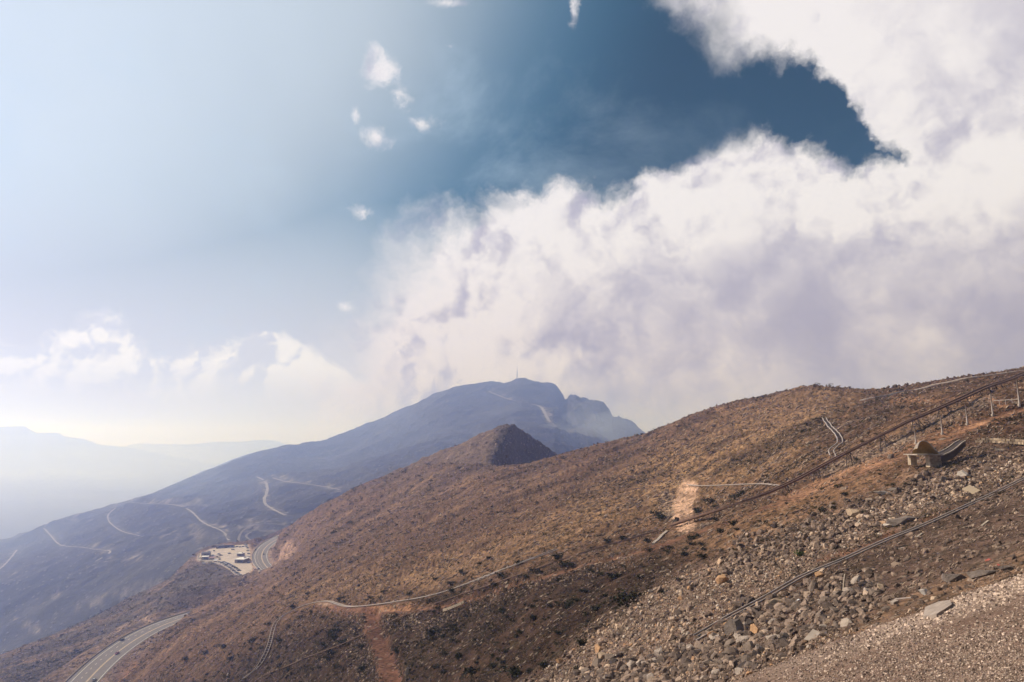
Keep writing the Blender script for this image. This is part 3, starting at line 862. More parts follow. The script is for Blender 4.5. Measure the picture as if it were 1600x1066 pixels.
# bvh of a thinned hillside, to set things down on
sub = H.V[::2, ::2]
BV = BVHTree.FromPolygons([tuple(v) for v in sub.reshape(-1, 3).tolist()], grid_faces(*sub.shape[:2]).tolist())
subg = G.V[::3, ::3]
BG = BVHTree.FromPolygons([tuple(v) for v in subg.reshape(-1, 3).tolist()], grid_faces(*subg.shape[:2]).tolist())
def ground(x, y, z0=None):
    r = BV.ray_cast(Vector((x, y, 1200)), Vector((0, 0, -1)))
    return r[0].z if r[0] is not None else (z0 if z0 is not None else 0.0)

# ============================================================ terrain: rocky knoll on the ridge
def knoll():
    T = {
     500: [(900, 700), (860, 760), (830, 810), (808, 850), (870, 930)],
     560: [(870, 680), (825, 730), (795, 790), (766, 830), (840, 900)],
     600: [(850, 660), (800, 700), (775, 760), (745, 800), (820, 880)],
     650: [(830, 630), (780, 670), (752, 735), (722, 790), (800, 860)],
     700: [(810, 600), (758, 635), (725, 705), (702, 775), (780, 850)],
     740: [(800, 580), (748, 610), (712, 680), (685, 768), (765, 840)],
     765: [(795, 570), (740, 592), (706, 665), (674, 762), (758, 835)],
     785: [(795, 585), (750, 650), (703, 682), (666, 758), (755, 830)],
     800: [(795, 610), (752, 680), (706, 712), (665, 762), (755, 850)],
     815: [(795, 635), (754, 705), (714, 752), (674, 790), (755, 870)],
     840: [(795, 660), (756, 725), (725, 785), (690, 812), (765, 890)],
     872: [(795, 700), (760, 765), (740, 815), (713, 842), (775, 920)],
     920: [(820, 740), (790, 800), (770, 850), (755, 880), (805, 960)],
    }
    L = Loft(T, np.arange(500, 920, 2.0), [20, 50, 60, 20])
    X, Y = L.V[..., 0], L.V[..., 1]
    L.V[..., 2] += 3.4 * fbm(X * 0.9 + Y * 0.4, (Y - X * 0.4) * 0.4, 22, 5, 0.62, True) - 0.8 + 2.2 * fbm(X, Y, 7, 4, 0.65)
    n = fbm(X, Y, 25, 5, 0.6)
    col = np.zeros(L.V.shape); col[:] = (0.17, 0.122, 0.098)
    col = mixc(col, (0.25, 0.185, 0.145), np.clip(0.5 + n * 1.5, 0, 1))
    shade_face = np.clip((L.PX - 770 - (L.PY - 665) * -0.25) / 14, 0, 1)
    col = mixc(col, (0.125, 0.105, 0.10), shade_face * 0.8)  # shade on the right face put into the rock colour
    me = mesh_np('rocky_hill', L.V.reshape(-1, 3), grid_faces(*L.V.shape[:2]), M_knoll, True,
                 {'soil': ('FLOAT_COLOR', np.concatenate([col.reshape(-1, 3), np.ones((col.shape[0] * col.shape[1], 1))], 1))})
    tag(link('rocky_hill', me), kind='structure')
    return L
KN = knoll()

# ============================================================ terrain: the massif beyond, the valley floor, far ridges
T2 = {
 -500: [(1250, 1100), (1080, 1500), (1000, 1800), (960, 2000), (900, 2400), (885, 2700), (880, 3400)],
 -200: [(1180, 1100), (1020, 1450), (960, 1700), (920, 1900), (880, 2300), (860, 2600), (860, 3300)],
 0:    [(1150, 1050), (985, 1400), (930, 1650), (900, 1850), (868, 2200), (846, 2500), (846, 3200)],
 100:  [(1110, 1000), (950, 1350), (900, 1600), (872, 1850), (842, 2200), (815, 2500), (835, 3200)],
 180:  [(1080, 1000), (915, 1320), (875, 1600), (850, 1850), (818, 2200), (793, 2500), (825, 3200)],
 220:  [(1060, 1000), (895, 1300), (862, 1600), (840, 1850), (805, 2200), (779, 2500), (820, 3200)],
 300:  [(1010, 1000), (862, 1300), (835, 1600), (812, 1850), (775, 2300), (746, 2620), (800, 3200)],
 400:  [(960, 1000), (835, 1350), (808, 1650), (782, 1900), (742, 2400), (707, 2750), (770, 3400)],
 440:  [(950, 1000), (828, 1380), (798, 1650), (770, 1900), (730, 2450), (700, 2800), (760, 3400)],
 510:  [(930, 1000), (820, 1400), (786, 1650), (758, 1950), (722, 2500), (690, 2900), (750, 3400)],
 560:  [(910, 1000), (810, 1400), (775, 1700), (745, 2000), (706, 2550), (674, 2920), (740, 3400)],
 600:  [(900, 1000), (800, 1400), (765, 1700), (735, 2000), (692, 2550), (657, 2950), (730, 3400)],
 640:  [(890, 1000), (795, 1400), (755, 1750), (720, 2050), (674, 2600), (637, 2970), (720, 3400)],
 690:  [(880, 1000), (785, 1400), (740, 1750), (705, 2100), (655, 2600), (614, 3000), (700, 3500)],
 740:  [(870, 1000), (775, 1400), (730, 1800), (695, 2150), (645, 2650), (604, 3000), (700, 3500)],
 785:  [(870, 1000), (770, 1400), (725, 1800), (685, 2150), (638, 2650), (602, 3000), (700, 3500)],
 815:  [(870, 1000), (770, 1400), (722, 1800), (680, 2150), (632, 2650), (594, 3000), (700, 3500)],
 845:  [(870, 1000), (770, 1400), (722, 1800), (682, 2150), (635, 2650), (600, 2980), (700, 3500)],
 866:  [(870, 1000), (770, 1400), (722, 1800), (684, 2150), (640, 2650), (603, 2960), (700, 3500)],
 880:  [(870, 1000), (775, 1400), (725, 1800), (686, 2200), (650, 2650), (622, 2900), (710, 3500)],
 884:  [(870, 1000), (775, 1400), (726, 1800), (688, 2200), (655, 2650), (630, 2860), (710, 3500)],
 890:  [(870, 1000), (775, 1400), (728, 1800), (692, 2200), (655, 2600), (622, 2840), (715, 3400)],
 912:  [(880, 1000), (780, 1400), (732, 1800), (698, 2200), (660, 2550), (627, 2800), (715, 3300)],
 938:  [(885, 1000), (785, 1400), (738, 1800), (706, 2200), (668, 2500), (632, 2750), (720, 3300)],
 952:  [(890, 1000), (788, 1400), (742, 1800), (714, 2200), (680, 2500), (644, 2720), (725, 3300)],
 958:  [(890, 1000), (790, 1400), (745, 1800), (718, 2200), (688, 2480), (656, 2700), (730, 3300)],
 975:  [(895, 1000), (795, 1400), (750, 1800), (724, 2150), (692, 2450), (660, 2700), (740, 3200)],
 1006: [(900, 1000), (800, 1400), (760, 1800), (738, 2100), (712, 2400), (683, 2650), (750, 3200)],
 1060: [(910, 1000), (820, 1400), (785, 1750), (770, 2050), (745, 2350), (722, 2600), (790, 3100)],
 1200: [(940, 1000), (860, 1400), (830, 1700), (815, 2000), (800, 2300), (780, 2500), (850, 3000)],
}
S = Loft(T2, np.arange(-500, 1200, 3.0), [16, 44, 40, 50, 56, 44, 12])
S.keep = np.ones(S.V.shape[:2])
X, Y = S.V[..., 0], S.V[..., 1]
rx, ry = X * 0.95 + Y * 0.3, Y * 0.95 - X * 0.3
edgef = np.clip((S.t - 0.5) / 1.0, 0, 1)[:, None]
back = np.clip((6.0 - S.t) / 0.8, 0.45, 1)[:, None]
cliff = np.clip((S.PX - 850) / 50, 0, 1)
S.V[..., 2] += edgef * back * (34 * fbm(rx * 0.35, ry, 260, 6, 0.55, True) + 10 * fbm(X, Y, 60, 5, 0.62) + cliff * 20 * fbm(X, Y * 0.4, 60, 5, 0.6, True) - 12)
S.reproj()
far_roads = [
    [(68, 826), (76, 834), (84, 844), (93, 853), (112, 855), (130, 856), (152, 860), (176, 861), (168, 868), (148, 878)],
    [(180, 795), (168, 803), (166, 810), (176, 822), (192, 832), (218, 838)],
    [(250, 788), (275, 790), (300, 800), (312, 814), (330, 824), (350, 832), (358, 845)],
    [(402, 746), (416, 754), (418, 768), (410, 784), (425, 796), (446, 806)],
    [(425, 745), (440, 752), (470, 756), (500, 760), (531, 766)],
    [(763, 612), (778, 618), (800, 626), (825, 630), (846, 636), (853, 650), (858, 660), (866, 665)],
    [(-20, 905), (8, 882), (26, 860)],
    [(205, 786), (240, 788), (280, 788), (322, 789)],
    [(445, 822), (415, 818), (390, 822), (374, 832), (372, 846)],
    [(395, 846), (380, 836), (392, 828), (420, 830), (440, 832)],
]
far_lines = []
for i, r in enumerate(far_roads):
    line = resample(S.path(r, 2.5, 10), 14)
    carve(S, line, 12, 22)
    far_lines.append(line)
S.reproj()
nA = fbm(rx * 0.4, ry, 180, 6, 0.6); nB = fbm(X, Y, 40, 5, 0.65)
col = np.zeros(S.V.shape); col[:] = (0.036, 0.034, 0.034)
col = mixc(col, (0.080, 0.074, 0.071), np.clip(0.3 + nA * 1.4 + nB * 0.7, 0, 1))
col = mixc(col, (0.022, 0.022, 0.022), np.clip(-0.1 + nA * -1.6 + nB * 0.9, 0, 1) * 0.8)
for ln_ in far_roads:
    pz = np.array(ln_, float); lz = np.concatenate([pz, np.zeros((len(pz), 1))], 1)
    dz_ = line_dist(S.PX, S.PY + nB * 3, lz)[0]
    col = mixc(col, (0.26, 0.22, 0.19), np.clip(1.2 - dz_ / 3.4, 0, 1) * np.clip(0.25 + nB * 2.0, 0, 1))
def near_s(pts, w):
    pts = np.array(pts, float); line = np.concatenate([pts, np.zeros((len(pts), 1))], 1)
    return np.clip(1.3 - line_dist(S.PX, S.PY, line)[0] / w, 0, 1)
for pts, w in (([(255, 842), (275, 835)], 7), ([(300, 838)], 8), ([(312, 851)], 8), ([(160, 882), (175, 878)], 7), ([(195, 876), (215, 873)], 8), ([(408, 760), (414, 780), (420, 800)], 7),
               ([(440, 746), (455, 752), (530, 770)], 4), ([(850, 640), (858, 655), (866, 640)], 7), ([(120, 950), (160, 935), (250, 905)], 8), ([(20, 968), (60, 985)], 7),
               ([(20, 908)], 9), ([(85, 932)], 6), ([(140, 895)], 5), ([(110, 808), (140, 812)], 5), ([(320, 825), (350, 835)], 6)):
    if len(pts) == 1: pts = [pts[0], (pts[0][0] + 5, pts[0][1] - 2)]
    col = mixc(col, (0.36, 0.30, 0.25), near_s(pts, w) * np.clip(0.15 + nB * 1.8, 0, 1))
me = mesh_np('mountain', S.V.reshape(-1, 3), grid_faces(*S.V.shape[:2]), M_far, True,
             {'soil': ('FLOAT_COLOR', np.concatenate([col.reshape(-1, 3), np.ones((col.shape[0] * col.shape[1], 1))], 1))})
tag(link('mountain', me), kind='structure')

# valley floor, all round, out to the horizon
def valley():
    rr = np.concatenate([[0, 300, 600], np.geomspace(900, 17800, 140)])
    th = np.linspace(0, 2 * np.pi, 361)
    R_, TH = np.meshgrid(rr, th, indexing='ij')
    X = R_ * np.sin(TH); Y = R_ * np.cos(TH)
    Z = CAM[2] - 425 + 26 * fbm(X, Y, 900, 5, 0.5) * np.clip(R_ / 1500, 0, 1)
    V = np.stack([X, Y, Z], -1)
    nA = fbm(X * 0.5, Y, 500, 6, 0.6)
    col = np.zeros(V.shape); col[:] = (0.08, 0.075, 0.07)
    col = mixc(col, (0.15, 0.13, 0.12), np.clip(0.4 + nA * 1.6, 0, 1))
    me = mesh_np('valley_ground', V.reshape(-1, 3), grid_faces(*V.shape[:2])[:, ::-1], M_far, True,
                 {'soil': ('FLOAT_COLOR', np.concatenate([col.reshape(-1, 3), np.ones((col.shape[0] * col.shape[1], 1))], 1))})
    tag(link('valley_ground', me), kind='structure')
valley()

def ridge(name, crest, depth, foot_z, seed):
    keys = [c[0] for c in crest]
    px = np.arange(keys[0], keys[-1], 3.0)
    top = pchip(keys, [c[1] for c in crest], px)
    C_ = P(px, top, np.full(px.shape, float(depth)))
    rows = 26; V = []
    for i in range(rows):
        f = i / (rows - 1) * 2 - 1          # -1 near foot .. 0 crest .. 1 far foot
        k = 1 - abs(f)
        q = C_.copy()
        q[:, 0] *= 1 + f * 0.11; q[:, 1] *= 1 + f * 0.11
        q[:, 2] = foot_z + (C_[:, 2] - foot_z) * k ** 1.2 + (1 - 0.75 * (abs(f) < 0.02)) * 50 * fbm(q[:, 0] + seed, q[:, 1], 900, 6, 0.5, True) * min(1, (1 - k) * 3) * k
        V.append(q)
    V = np.array(V)
    col = np.zeros(V.shape); col[:] = (0.10, 0.09, 0.085)
    me = mesh_np(name, V.reshape(-1, 3), grid_faces(*V.shape[:2]), M_far, True,
                 {'soil': ('FLOAT_COLOR', np.concatenate([col.reshape(-1, 3), np.ones((col.shape[0] * col.shape[1], 1))], 1))})
    tag(link(name, me), kind='structure')
ridge('distant_mountain', [(-900, 700), (-600, 640), (-300, 670), (-120, 678), (-40, 668), (0, 664), (38, 663), (46, 668), (60, 674), (90, 674), (100, 679), (130, 684), (160, 694), (195, 697), (240, 706), (320, 722), (420, 740)], 10500, CAM[2] - 430, 5)
ridge('distant_hills', [(100, 760), (160, 712), (195, 697), (225, 692), (260, 693), (300, 693), (340, 689), (375, 689), (400, 686), (430, 687), (445, 693), (480, 706), (540, 720), (700, 730)], 13500, CAM[2] - 430, 90)

# haze: one closed box of pale air round all of it
def haze():
    z0, z1 = CAM[2] - 475, CAM[2] + 345
    me = bpy.data.meshes.new('haze')
    R = 18200
    vs = [(sx * R, sy * R, z) for z in (z0, z1) for sy in (-1, 1) for sx in (-1, 1)]
    me.from_pydata(vs, [], [(0, 2, 3, 1), (4, 5, 7, 6), (0, 1, 5, 4), (2, 6, 7, 3), (0, 4, 6, 2), (1, 3, 7, 5)])
    m = bpy.data.materials.new('haze_air'); m.use_nodes = True
    nt = m.node_tree; nt.nodes.clear()
    o_ = nt.nodes.new('ShaderNodeOutputMaterial'); v = nt.nodes.new('ShaderNodeVolumePrincipled')
    v.inputs['Color'].default_value = (0.37, 0.48, 1.0, 1)
    v.inputs['Absorption Color'].default_value = (1, 1, 1, 1)
    v.inputs['Density'].default_value = HAZE
    v.inputs['Anisotropy'].default_value = 0.55
    nt.links.new(v.outputs[0], o_.inputs['Volume'])
    me.materials.append(m)
    tag(link('haze', me), kind='stuff')
HAZE = 0.00027
haze()
def mist(px, py, d, rx, ry, rz, dens, colr=(0.72, 0.82, 1.0)):
    c = P(px, py, d)
    bm = bmesh.new(); bmesh.ops.create_icosphere(bm, subdivisions=4, radius=1.0)
    for v in bm.verts:
        n_ = 1 + 0.28 * math.sin(3.1 * v.co.x + 1.7 * v.co.z) * math.cos(2.3 * v.co.y - v.co.x) + 0.12 * math.sin(7 * v.co.z + 5 * v.co.x)
        v.co = Vector((v.co.x * rx * n_, v.co.y * ry * n_, v.co.z * rz * n_))
    me = bpy.data.meshes.new('mist'); bm.to_mesh(me); bm.free()
    m = bpy.data.materials.new('mist_air'); m.use_nodes = True
    nt = m.node_tree; nt.nodes.clear()
    o_ = nt.nodes.new('ShaderNodeOutputMaterial'); v = nt.nodes.new('ShaderNodeVolumePrincipled')
    v.inputs['Color'].default_value = (*colr, 1); v.inputs['Absorption Color'].default_value = (1, 1, 1, 1)
    v.inputs['Density'].default_value = dens; v.inputs['Anisotropy'].default_value = 0.3
    nt.links.new(v.outputs[0], o_.inputs['Volume']); me.materials.append(m)
    tag(link('mist', me, loc=c), kind='stuff')
mist(40, 745, 7000, 3300, 3800, 320, 0.00006, (0.50, 0.62, 1.0))
mist(600, 690, 2500, 1250, 800, 290, 0.00024, (0.42, 0.58, 1.0))
mist(150, 800, 2700, 1000, 900, 200, 0.00034, (0.46, 0.60, 1.0))
mist(975, 670, 2300, 150, 130, 70, 0.0013)
mist(900, 690, 2250, 170, 110, 75, 0.0009)
mist(930, 650, 2400, 110, 90, 60, 0.0009)
#DETAILS
# ============================================================ the mountain road
def ribbon(name, line, half, mat_, lift=0.06, parent=None, prof=None):
    m = MB()
    m.strip(line + np.array([0, 0, lift]), prof or [(-half, 0), (half, 0)], closed=bool(prof))
    return m.build(name, mat_, parent)

def offset(line, o, dz=0.0):
    t = np.zeros_like(line); t[1:-1] = line[2:] - line[:-2]; t[0] = line[1] - line[0]; t[-1] = line[-1] - line[-2]
    n = np.stack([t[:, 1], -t[:, 0], 0 * t[:, 0]], 1); n /= np.linalg.norm(n, axis=1)[:, None] + 1e-9
    r = line + n * o; r[:, 2] += dz
    return r

road_lo = smooth_line(road_lo, 10)
tag(ribbon('road', road_lo, 11.5, M_asphalt, 0.10), kind='structure')
tag(ribbon('road', road_up, 9.5, M_asphalt, 0.12), kind='structure')
for ln, h in ((road_lo, 11.5), (road_up, 9.5)):
    for o, mt, w in ((-h + 3.2, M_paint_w, 0.22), (0.25 * h, M_paint_y, 0.35), (0.25 * h - 0.7, M_paint_y, 0.2), (h - 1.2, M_paint_w, 0.22)):
        tag(ribbon('road_marking', offset(ln, o), w, mt, 0.16), kind='structure')
    dash = MB(); fine = resample(offset(ln, -0.30 * h), 3.0)
    for i in range(0, len(fine) - 1, 3):
        dash.strip(fine[i:i + 2] + np.array([0, 0, 0.16]), [(-0.2, 0), (0.2, 0)], closed=False)
    tag(dash.build('road_marking', M_paint_w), kind='structure')
barrier_prof = [(-0.35, -0.8), (-0.30, 0.25), (-0.14, 0.95), (0.14, 0.95), (0.30, 0.25), (0.35, -0.8)]
for ln, o, lab in ((road_lo, -12.2, 'pale concrete crash barrier along the outer edge of the lower curving road'),
                   (road_up, -10.2, 'low concrete kerb wall between the parking terrace and the upper road')):
    m = MB(); m.strip(offset(ln, o), barrier_prof)
    tag(m.build('crash_barrier', M_conc), lab, 'barrier')
# far roads cut into the flank of the massif
for i, ln in enumerate(far_lines):
    w = 7.0 if i == 5 else 4.5 if i in (3, 4) else 2.8
    l2 = smooth_line(resample(ln, 12), 4)
    m = MB(); n_ = len(l2); wl = w * (0.75 + 0.6 * np.abs(fbm(l2[:, 0] + 7, l2[:, 1], 60, 3))); wr = w * (0.6 + 1.3 * np.abs(fbm(l2[:, 0], l2[:, 1] + 90, 45, 3)))
    a_ = np.array([offset(l2, -wl[k])[k] for k in range(n_)]); b_ = np.array([offset(l2, wr[k])[k] for k in range(n_)])
    m.add(list(a_ + np.array([0, 0, 1.1])) + list(b_ + np.array([0, 0, 1.1])), [(k, k + 1, n_ + k + 1, n_ + k) for k in range(n_ - 1)])
    tag(m.build('road', M_asphalt if i in (8, 9) else M_dirt), kind='structure')

# ============================================================ parking terrace
m = MB()
ring = [Vector(q) + Vector((0, 0, 0.10)) for q in TER]
m.add(ring, [tuple(range(len(ring)))])
me = m.mesh('parking_ground', M_pave)
tag(link('parking_ground', me), kind='structure')
wall_line = np.array([plane_hit(a, b, ZT) for a, b in [(311, 866), (308, 872), (309, 877), (325, 881), (338, 881), (347, 884), (358, 890), (364, 896), (372, 901), (377, 903)]])
wall_line = smooth_line(resample(wall_line, 4), 4)
m = MB(); m.strip(wall_line, [(-0.5, -2.6), (-0.4, 1.1), (0.4, 1.1), (0.5, -2.6)])
tag(m.build('parapet_wall', M_conc), 'low pale parapet wall curving round the outer edge of the parking terrace', 'wall')

def car_mesh(name, paint, L=4.6, W=1.85, Hh=1.5, van=False):
    m = MB()
    h = Hh
    side = [(-L / 2, 0.35), (-L / 2, 0.62 * h), (-L * 0.38, 0.66 * h), (L * 0.22, 0.66 * h), (L * 0.46, 0.56 * h), (L / 2, 0.42 * h), (L / 2, 0.30)] if not van else \
           [(-L / 2, 0.35), (-L / 2, 0.60 * h), (L * 0.34, 0.60 * h), (L / 2, 0.50 * h), (L / 2, 0.30)]
    n = len(side)
    vs = [(x, -W / 2, z) for x, z in side] + [(x, W / 2, z) for x, z in side]
    m.add(vs, [tuple(range(n)), tuple(reversed(range(n, 2 * n)))] + [(i, i + n, (i + 1) % n + n, (i + 1) % n) for i in range(n)], 0)
    z0, z1 = (0.655 * h, h) if not van else (0.598 * h, h)
    x0, x1, x2, x3 = (-L * 0.44, -L * 0.32, L * 0.06, L * 0.24) if not van else (-L * 0.49, -L * 0.48, L * 0.22, L * 0.36)
    a, b = W / 2 - 0.06, W / 2 - 0.22
    vs = [(x0, -a, z0), (x3, -a, z0), (x3, a, z0), (x0, a, z0), (x1, -b, z1), (x2, -b, z1), (x2, b, z1), (x1, b, z1)]
    m.add(vs, [(0, 1, 5, 4), (1, 2, 6, 5), (2, 3, 7, 6), (3, 0, 4, 7)], 1)
    m.add([(v[0], v[1], v[2] + 0.012) for v in vs[4:]], [(0, 1, 2, 3)], 0)
    for sx in (-0.31, 0.31):
        for sy in (-1, 1):
            c = Vector((sx * L, sy * (W / 2 - 0.10), 0.33))
            m.tube([c - Vector((0, 0.11, 0)), c + Vector((0, 0.11, 0))], 0.33, 8, 2)
    return m.mesh(name, [paint, M_glass, M_tyre])
paints = {'white': flat('car_paint_white', (0.72, 0.70, 0.68), 0.03, 1, 0.3, 0, 0.6), 'black': flat('car_paint_black', (0.02, 0.02, 0.022), 0.03, 1, 0.3, 0, 0.6),
          'grey': flat('car_paint_grey', (0.16, 0.16, 0.17), 0.03, 1, 0.3, 0, 0.6), 'silver': flat('car_paint_silver', (0.42, 0.42, 0.43), 0.03, 1, 0.3, 0.3, 0.6),
          'red': flat('car_paint_red', (0.30, 0.05, 0.035), 0.03, 1, 0.3, 0, 0.6), 'dark blue': flat('car_paint_blue', (0.03, 0.045, 0.08), 0.03, 1, 0.3, 0, 0.6)}
car_meshes = {k: car_mesh('car_body', p) for k, p in paints.items()}
van_mesh = car_mesh('van_body', paints['white'], 5.4, 1.95, 2.2, True)
ORD = ['first', 'second', 'third', 'fourth', 'fifth', 'sixth', 'seventh', 'eighth', 'ninth', 'tenth', 'eleventh', 'twelfth', 'thirteenth', 'fourteenth', 'fifteenth', 'sixteenth']
def park(px, py, ang, colr, label, group, van=False):
    p = plane_hit(px, py, ZT + 0.12)
    o = link('parked_car', van_mesh if van else car_meshes[colr], loc=p)
    o.rotation_euler.z = ang
    tag(o, label, 'van' if van else 'car', group)
cc = ['silver', 'grey', 'white', 'black', 'white', 'grey', 'silver', 'black', 'white', 'dark blue', 'silver', 'white']
rowA = [(343, 879), (346.5, 880.5), (350, 882), (353, 884), (356, 886), (359, 888), (362, 890), (365, 892.5), (367.5, 894.5), (370.5, 896), (373, 898), (376, 899.5)]
for i, (a, b) in enumerate(rowA):
    park(a, b, math.radians(38 + rng.uniform(-4, 4)), cc[i], f'{cc[i]} car, {ORD[i]} from the far end of the row by the parapet', 'cars in the slanted row by the parapet wall')
cc = ['grey', 'black', 'black', 'silver', 'dark blue', 'black', 'white', 'grey']
for i, (a, b) in enumerate([(361, 884), (364.5, 886), (368, 888), (371, 890), (373.5, 892.3), (357, 882), (353.5, 880.2), (350, 879)]):
    park(a, b, math.radians(38 + rng.uniform(-5, 5)), cc[i], f'{cc[i]} car in the inner row, {ORD[i]} placed along the open paving', 'cars in the inner row on the paving')
cc = ['black', 'grey', 'silver', 'black', 'white', 'dark blue', 'black', 'grey', 'black', 'silver']
for i, a in enumerate(np.linspace(340, 385, 10)):
    park(a, 857.0 - 0.055 * (a - 340) + rng.uniform(-0.4, 0.4), math.radians(80 + rng.uniform(-6, 6)), cc[i], f'{cc[i]} car, {ORD[i]} from the left along the far edge of the terrace', 'cars along the far edge of the terrace')
park(364, 859.5, 0.3, 'grey', 'grey car standing alone near the far side of the pale paving', 'cars loose on the paving')
park(358.2, 865.5, 1.1, 'black', 'black car standing alone in the middle of the pale paving', 'cars loose on the paving')
park(384, 852.5, 0.9, 'white', 'white van at the far corner of the terrace beside the upper road', None, True)
cc = ['black', 'silver', 'grey', 'white', 'black', 'dark blue', 'grey']
for i, (a, b) in enumerate([(387, 857), (387.3, 861), (388.4, 866), (388.6, 871), (388.8, 875.5), (388.5, 880), (341.5, 866.5)]):
    park(a, b, math.radians(70 + rng.uniform(-8, 8)), cc[i], f'{cc[i]} car, {ORD[i]} from the far end between white kiosk and road', 'cars between the kiosk and the road')

cc = ['black', 'silver', 'dark blue', 'white', 'grey', 'black', 'white', 'grey', 'black']
for i, (a, b) in enumerate([(327, 870), (333, 868.5), (343, 874.5), (318, 881), (332, 881.5), (345, 868.5), (312.5, 873), (326, 862.5), (334, 861.5)]):
    park(a, b, rng.uniform(0, 3), cc[i], f'{cc[i]} car squeezed in among the stalls, {ORD[i]} from the pavilion', 'cars among the stalls of the terrace')
# kiosk, stalls and tents of the terrace
def hut(px, py, sx, sy, h, ang, wall, roof, name, label, cat, over=0.5, canopy=False):
    p = plane_hit(px, py, ZT + 0.11)
    r = empty(name, p, ang); tag(r, label, cat)
    if canopy:
        m = MB()
        vs = [(-sx / 2, -sy / 2, h * 0.72), (sx / 2, -sy / 2, h * 0.72), (sx / 2, sy / 2, h * 0.72), (-sx / 2, sy / 2, h * 0.72), (-sx / 2, 0, h), (sx / 2, 0, h)]
        m.add(vs, [(0, 1, 5, 4), (2, 3, 4, 5), (0, 4, 3), (1, 2, 5), (0, 3, 2, 1)])
        m.build('canopy', roof, r)
        for a in (-1, 1):
            for b in (-1, 1):
                q = MB(); q.box((a * (sx / 2 - 0.2), b * (sy / 2 - 0.2), h * 0.36), (0.15, 0.15, h * 0.72)); q.build('post', M_dark, r)
        q = MB(); q.box((0, sy * 0.2, 0.5), (sx * 0.7, 0.8, 1.0)); q.build('counter', M_timber, r)
        return
    m = MB(); m.box((0, 0, h / 2), (sx, sy, h)); m.build('wall', wall, r)
    m = MB(); m.box((0, 0, h + 0.2), (sx + over * 2, sy + over * 2, 0.35)); m.build('roof', roof, r)
    m = MB(); m.box((sx * 0.12, -sy / 2 - 0.04, h * 0.5), (sx * 0.55, 0.06, h * 0.42)); m.build('window', M_glass, r)
    m = MB(); m.box((-sx * 0.34, -sy / 2 - 0.04, h * 0.38), (sx * 0.16, 0.06, h * 0.74)); m.build('door', M_timber, r)
    m = MB(); m.box((sx * 0.2, sy * 0.2, h + 0.85), (sx * 0.16, sy * 0.2, 0.9)); m.build('roof_unit', M_steel, r)
M_wallk = flat('kiosk_wall', (0.20, 0.17, 0.16), 0.1, 1)
hut(378.0, 878.5, 11.5, 15, 4.2, -0.12, M_wallk, M_white, 'kiosk', 'large kiosk with a flat white roof in the middle right of the terrace', 'kiosk')
hut(376.0, 869.0, 7, 8, 3.6, -0.12, M_wallk, M_white, 'kiosk', 'small white roofed kiosk just behind the large white kiosk', 'kiosk', 0.3)
hut(384.0, 876.5, 4.5, 9, 3.2, -0.1, M_wallk, M_conc, 'store_hut', 'narrow grey roofed hut on the road side of the large white kiosk', 'hut', 0.2)
hut(322, 868.5, 10, 14, 3.8, 0.3, M_tent, M_dark, 'cafe_pavilion', 'dark flat roofed pavilion at the back of the stalls on the terrace tip', 'pavilion')
hut(320.5, 874.0, 8, 9, 3.4, 0.3, M_tent, M_white, 'food_stall', 'stall with a bright white roof at the tip of the terrace', 'stall', 0.2)
hut(330.5, 874.0, 8, 9, 3.3, 0.2, M_tent, flat('red_brown_canvas', (0.26, 0.13, 0.10), 0.2, 1), 'market_tent', 'reddish brown gabled tent between the stalls of the terrace', 'tent', canopy=True)
hut(316.5, 878.4, 6, 6, 3.0, 0.5, M_tent, M_tent, 'market_tent', 'dark gabled tent at the corner of the parapet wall', 'tent', canopy=True)
hut(327.5, 879.0, 7, 5, 3.0, 0.1, M_tent, M_conc, 'market_tent', 'pale gabled tent close to the parapet wall', 'tent', canopy=True)
hut(338.5, 871.0, 5, 8, 3.0, 0.1, M_tent, M_steel, 'market_tent', 'grey gabled tent on the paved side of the stalls', 'tent', canopy=True)
hut(336.5, 878.2, 5, 5, 2.8, 0.2, M_tent, M_white, 'market_tent', 'small white gabled tent where the car row begins', 'tent', canopy=True)
hut(345.5, 856.0, 12, 7, 3.4, 0.1, M_tent, M_tent, 'cafe_pavilion', 'long dark pavilion on the far edge of the terrace', 'pavilion')
hut(358.5, 854.8, 12, 6, 3.2, 0.1, M_tent, flat('dull_red_roof', (0.30, 0.17, 0.14), 0.2, 1), 'cafe_pavilion', 'long pavilion with a dull red roof on the far edge of the terrace', 'pavilion')

# cars driving on the two roads
def drive(line, u, off, colr, label, flip=False):
    i = int(u * (len(line) - 2)); a, b = line[i], line[i + 1]
    t = (b - a) / np.linalg.norm(b - a); n = np.array([t[1], -t[0], 0])
    p = a + n * off
    root = empty('car', (p[0], p[1], p[2] + 0.12), math.atan2(t[1], t[0]) + (math.pi if flip else 0))
    root.rotation_euler.y = 0
    tag(root, label, 'car')
    k = car_meshes[colr].copy(); k.name = 'body'
    link('body', k, root)
    m = MB(); m.box((2.29, 0.6, 0.72), (0.06, 0.32, 0.18)); me_ = m.mesh('headlight', M_white); link('headlight', me_, root)
    o = link('headlight', me_, root); o.location = (0, -1.2, 0)
    m = MB(); m.box((-2.31, 0, 0.75), (0.06, 1.5, 0.16)); m.build('tail_light', paints['red'], root)
drive(road_lo, 0.17, 7.4, 'silver', 'silver car low on the curving road at the bottom of the picture')
drive(road_lo, 0.47, 3.6, 'red', 'dark red car halfway up the curving lower road', True)
drive(road_lo, 0.62, -8.2, 'black', 'black car beside the crash barrier at the top of the lower road')
drive(road_up, 0.50, 4.5, 'black', 'black car alone on the upper road beside the rock cut')
drive(road_up, 0.62, -8.3, 'dark blue', 'dark blue car stopped against the kerb wall of the upper road')
drive(road_up, 0.20, -8.6, 'black', 'black car at the near end of the kerb wall of the upper road')

